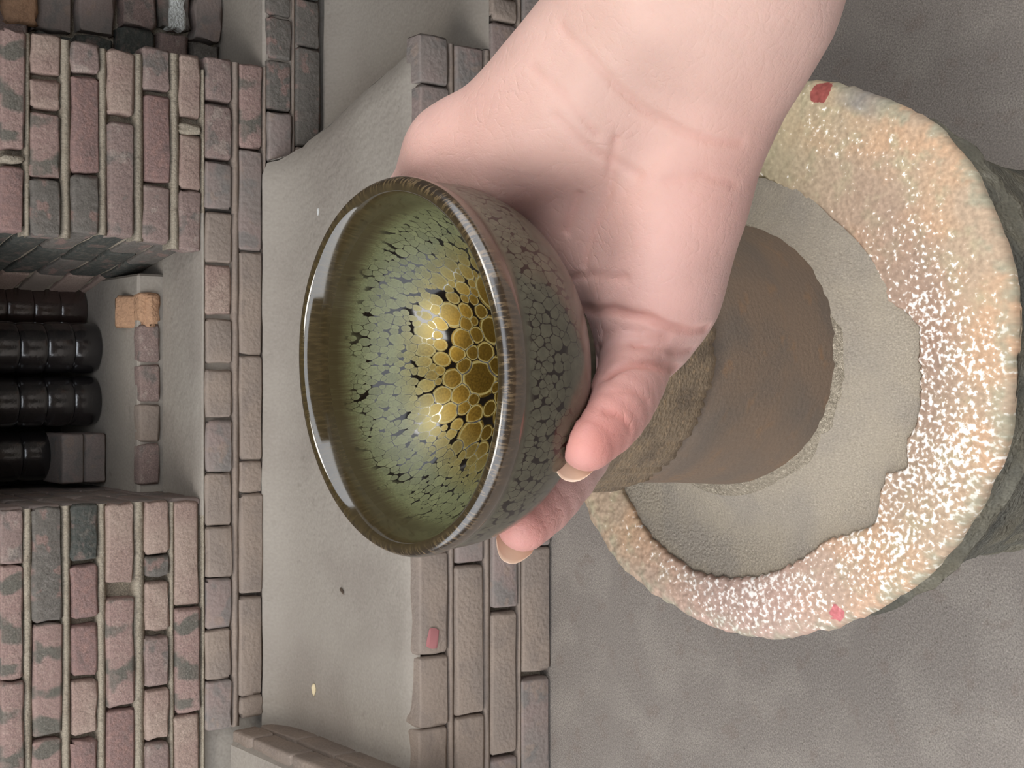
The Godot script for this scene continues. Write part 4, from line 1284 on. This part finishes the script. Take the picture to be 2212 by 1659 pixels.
func person():
	var o := root_of("person", BOWL + Vector3(0.05, -0.05, 0.02))
	tag(o, "bare right hand and wrist with long clear nails holding the tea bowl from below", "person")
	var sk := StandardMaterial3D.new()
	sk.resource_name = "skin"
	sk.vertex_color_use_as_albedo = true
	sk.roughness = 0.5
	sk.metallic_specular = 0.42
	sk.subsurf_scatter_enabled = true
	sk.subsurf_scatter_strength = 0.12
	sk.uv1_triplanar = true
	sk.uv1_scale = Vector3.ONE * 32.0
	sk.heightmap_enabled = true
	var pores := grains(512, 0.07, 51, true, 3)
	var lines := grains(512, 0.012, 52, true, 2)
	var both := PackedByteArray()
	both.resize(512 * 512)
	for k in both.size():
		both[k] = 255 - clampi(int(pores[k] * 0.35 + 0.65 * 255.0 * pow(lines[k] / 255.0, 5.0)), 0, 255)
	sk.heightmap_texture = grey_tex(512, both)
	sk.heightmap_scale = 0.02
	put("hand", hand_mesh(), sk, o, -o.position)
	var nm := StandardMaterial3D.new()
	nm.resource_name = "clear_nail"
	nm.albedo_color = Color(0.86, 0.74, 0.64)
	nm.roughness = 0.18
	nm.metallic_specular = 0.6
	nm.backlight_enabled = true
	nm.backlight = Color(0.4, 0.32, 0.26)
	var nails := [
		[Vector3(-0.0136, 1.1033, -0.2289), Vector3(-0.8937, 0.43, 0.1284), Vector3(-0.2791, -0.7567, 0.5912), Vector3(-0.3514, -0.4925, -0.7962), 0.0082, 0.0092],
		[Vector3(-0.0329, 1.0941, -0.2592), Vector3(-0.853, 0.5177, 0.0665), Vector3(-0.3952, -0.7238, 0.5655), Vector3(-0.3409, -0.4561, -0.822), 0.0108, 0.0092]]
	for q in nails:
		# a thin curved plate: u across, then along to a rounded free end; outer and inner skin
		var at: Vector3 = q[0]
		var dir: Vector3 = q[1]
		var side: Vector3 = q[2]
		var outw: Vector3 = q[3]
		var ln: float = q[4]
		var wd: float = q[5] / 2.0
		var plate := func(i: int, j: int):
			var u := i / 12.0 * 2.0 - 1.0
			var t: float = minf(j, 10) / 10.0
			var thick := 0.0 if j <= 10 else 0.00045
			if j > 10: t = (21 - j) / 10.0
			var w := wd * (0.94 + 0.06 * sin(t * PI * 0.8))
			var along_ := ln * t * (1.0 - 0.34 * pow(absf(u), 2.4) * t)
			return at + dir * along_ + side * (u * w) + outw * (0.0024 * (1.0 - u * u) - 0.0012 - thick - 0.0012 * t * t)
		var nl := put("fingernail", sheet(12, 21, plate), nm, o, -o.position)
		nl.set_meta("label", "long clear glossy fingernail")


# ---------------------------------------------------------------- small bits lying about
func chip(at: Vector3, size: Vector3, col: Color, called: String, label: String, category: String, turn: float):
	var m := StandardMaterial3D.new()
	m.resource_name = called
	m.albedo_color = col
	m.roughness = 0.8
	var o := put(called, lathe([Vector2(0.0, 0.9), Vector2(0.45, 0.8), Vector2(0.9, 0.35), Vector2(1.0, 0.1), Vector2(0.7, 0.0), Vector2(0.0, 0.0)], 9, func(a: float, j: int): return Vector2((0.22 * sin(a * 2.0 + j) + 0.12 * sin(a * 5.0)) if j > 0 and j < 5 else 0.0, 0.0)), m, null, at)
	o.basis = Basis(Vector3(0, 1, 0), turn) * Basis.from_scale(size)
	tag(o, label, category)


func crumbs():
	chip(Vector3(-0.4623, 0.245, -1.8403) - Vector3(0, 0.004, 0), Vector3(0.0085, 0.006, 0.0045), c8(226, 208, 170), "stone_chip", "cream coloured chip lying on the dusty platform near the kerb", "chip", 0.2)
	chip(Vector3(0.2596, 0.245, -1.8292) - Vector3(0, 0.004, 0), Vector3(0.0055, 0.003, 0.0026), c8(200, 200, 196), "plaster_crumb", "white crumb on the dusty platform beyond the bowl's rim by the slanting end", "crumb", 0.1)
	chip(Vector3(-0.5292, 0.245, -1.8856) - Vector3(0, 0.004, 0), Vector3(0.003, 0.003, 0.003), c8(220, 216, 208), "plaster_crumb", "tiny white crumb on the platform close against the kerb", "crumb", 0.6)
	chip(Vector3(-0.3037, 0.245, -1.7593) - Vector3(0, 0.004, 0), Vector3(0.006, 0.004, 0.002), c8(92, 78, 66), "clay_crumb", "small dark crumb on the open middle of the dusty platform", "crumb", 0.9)
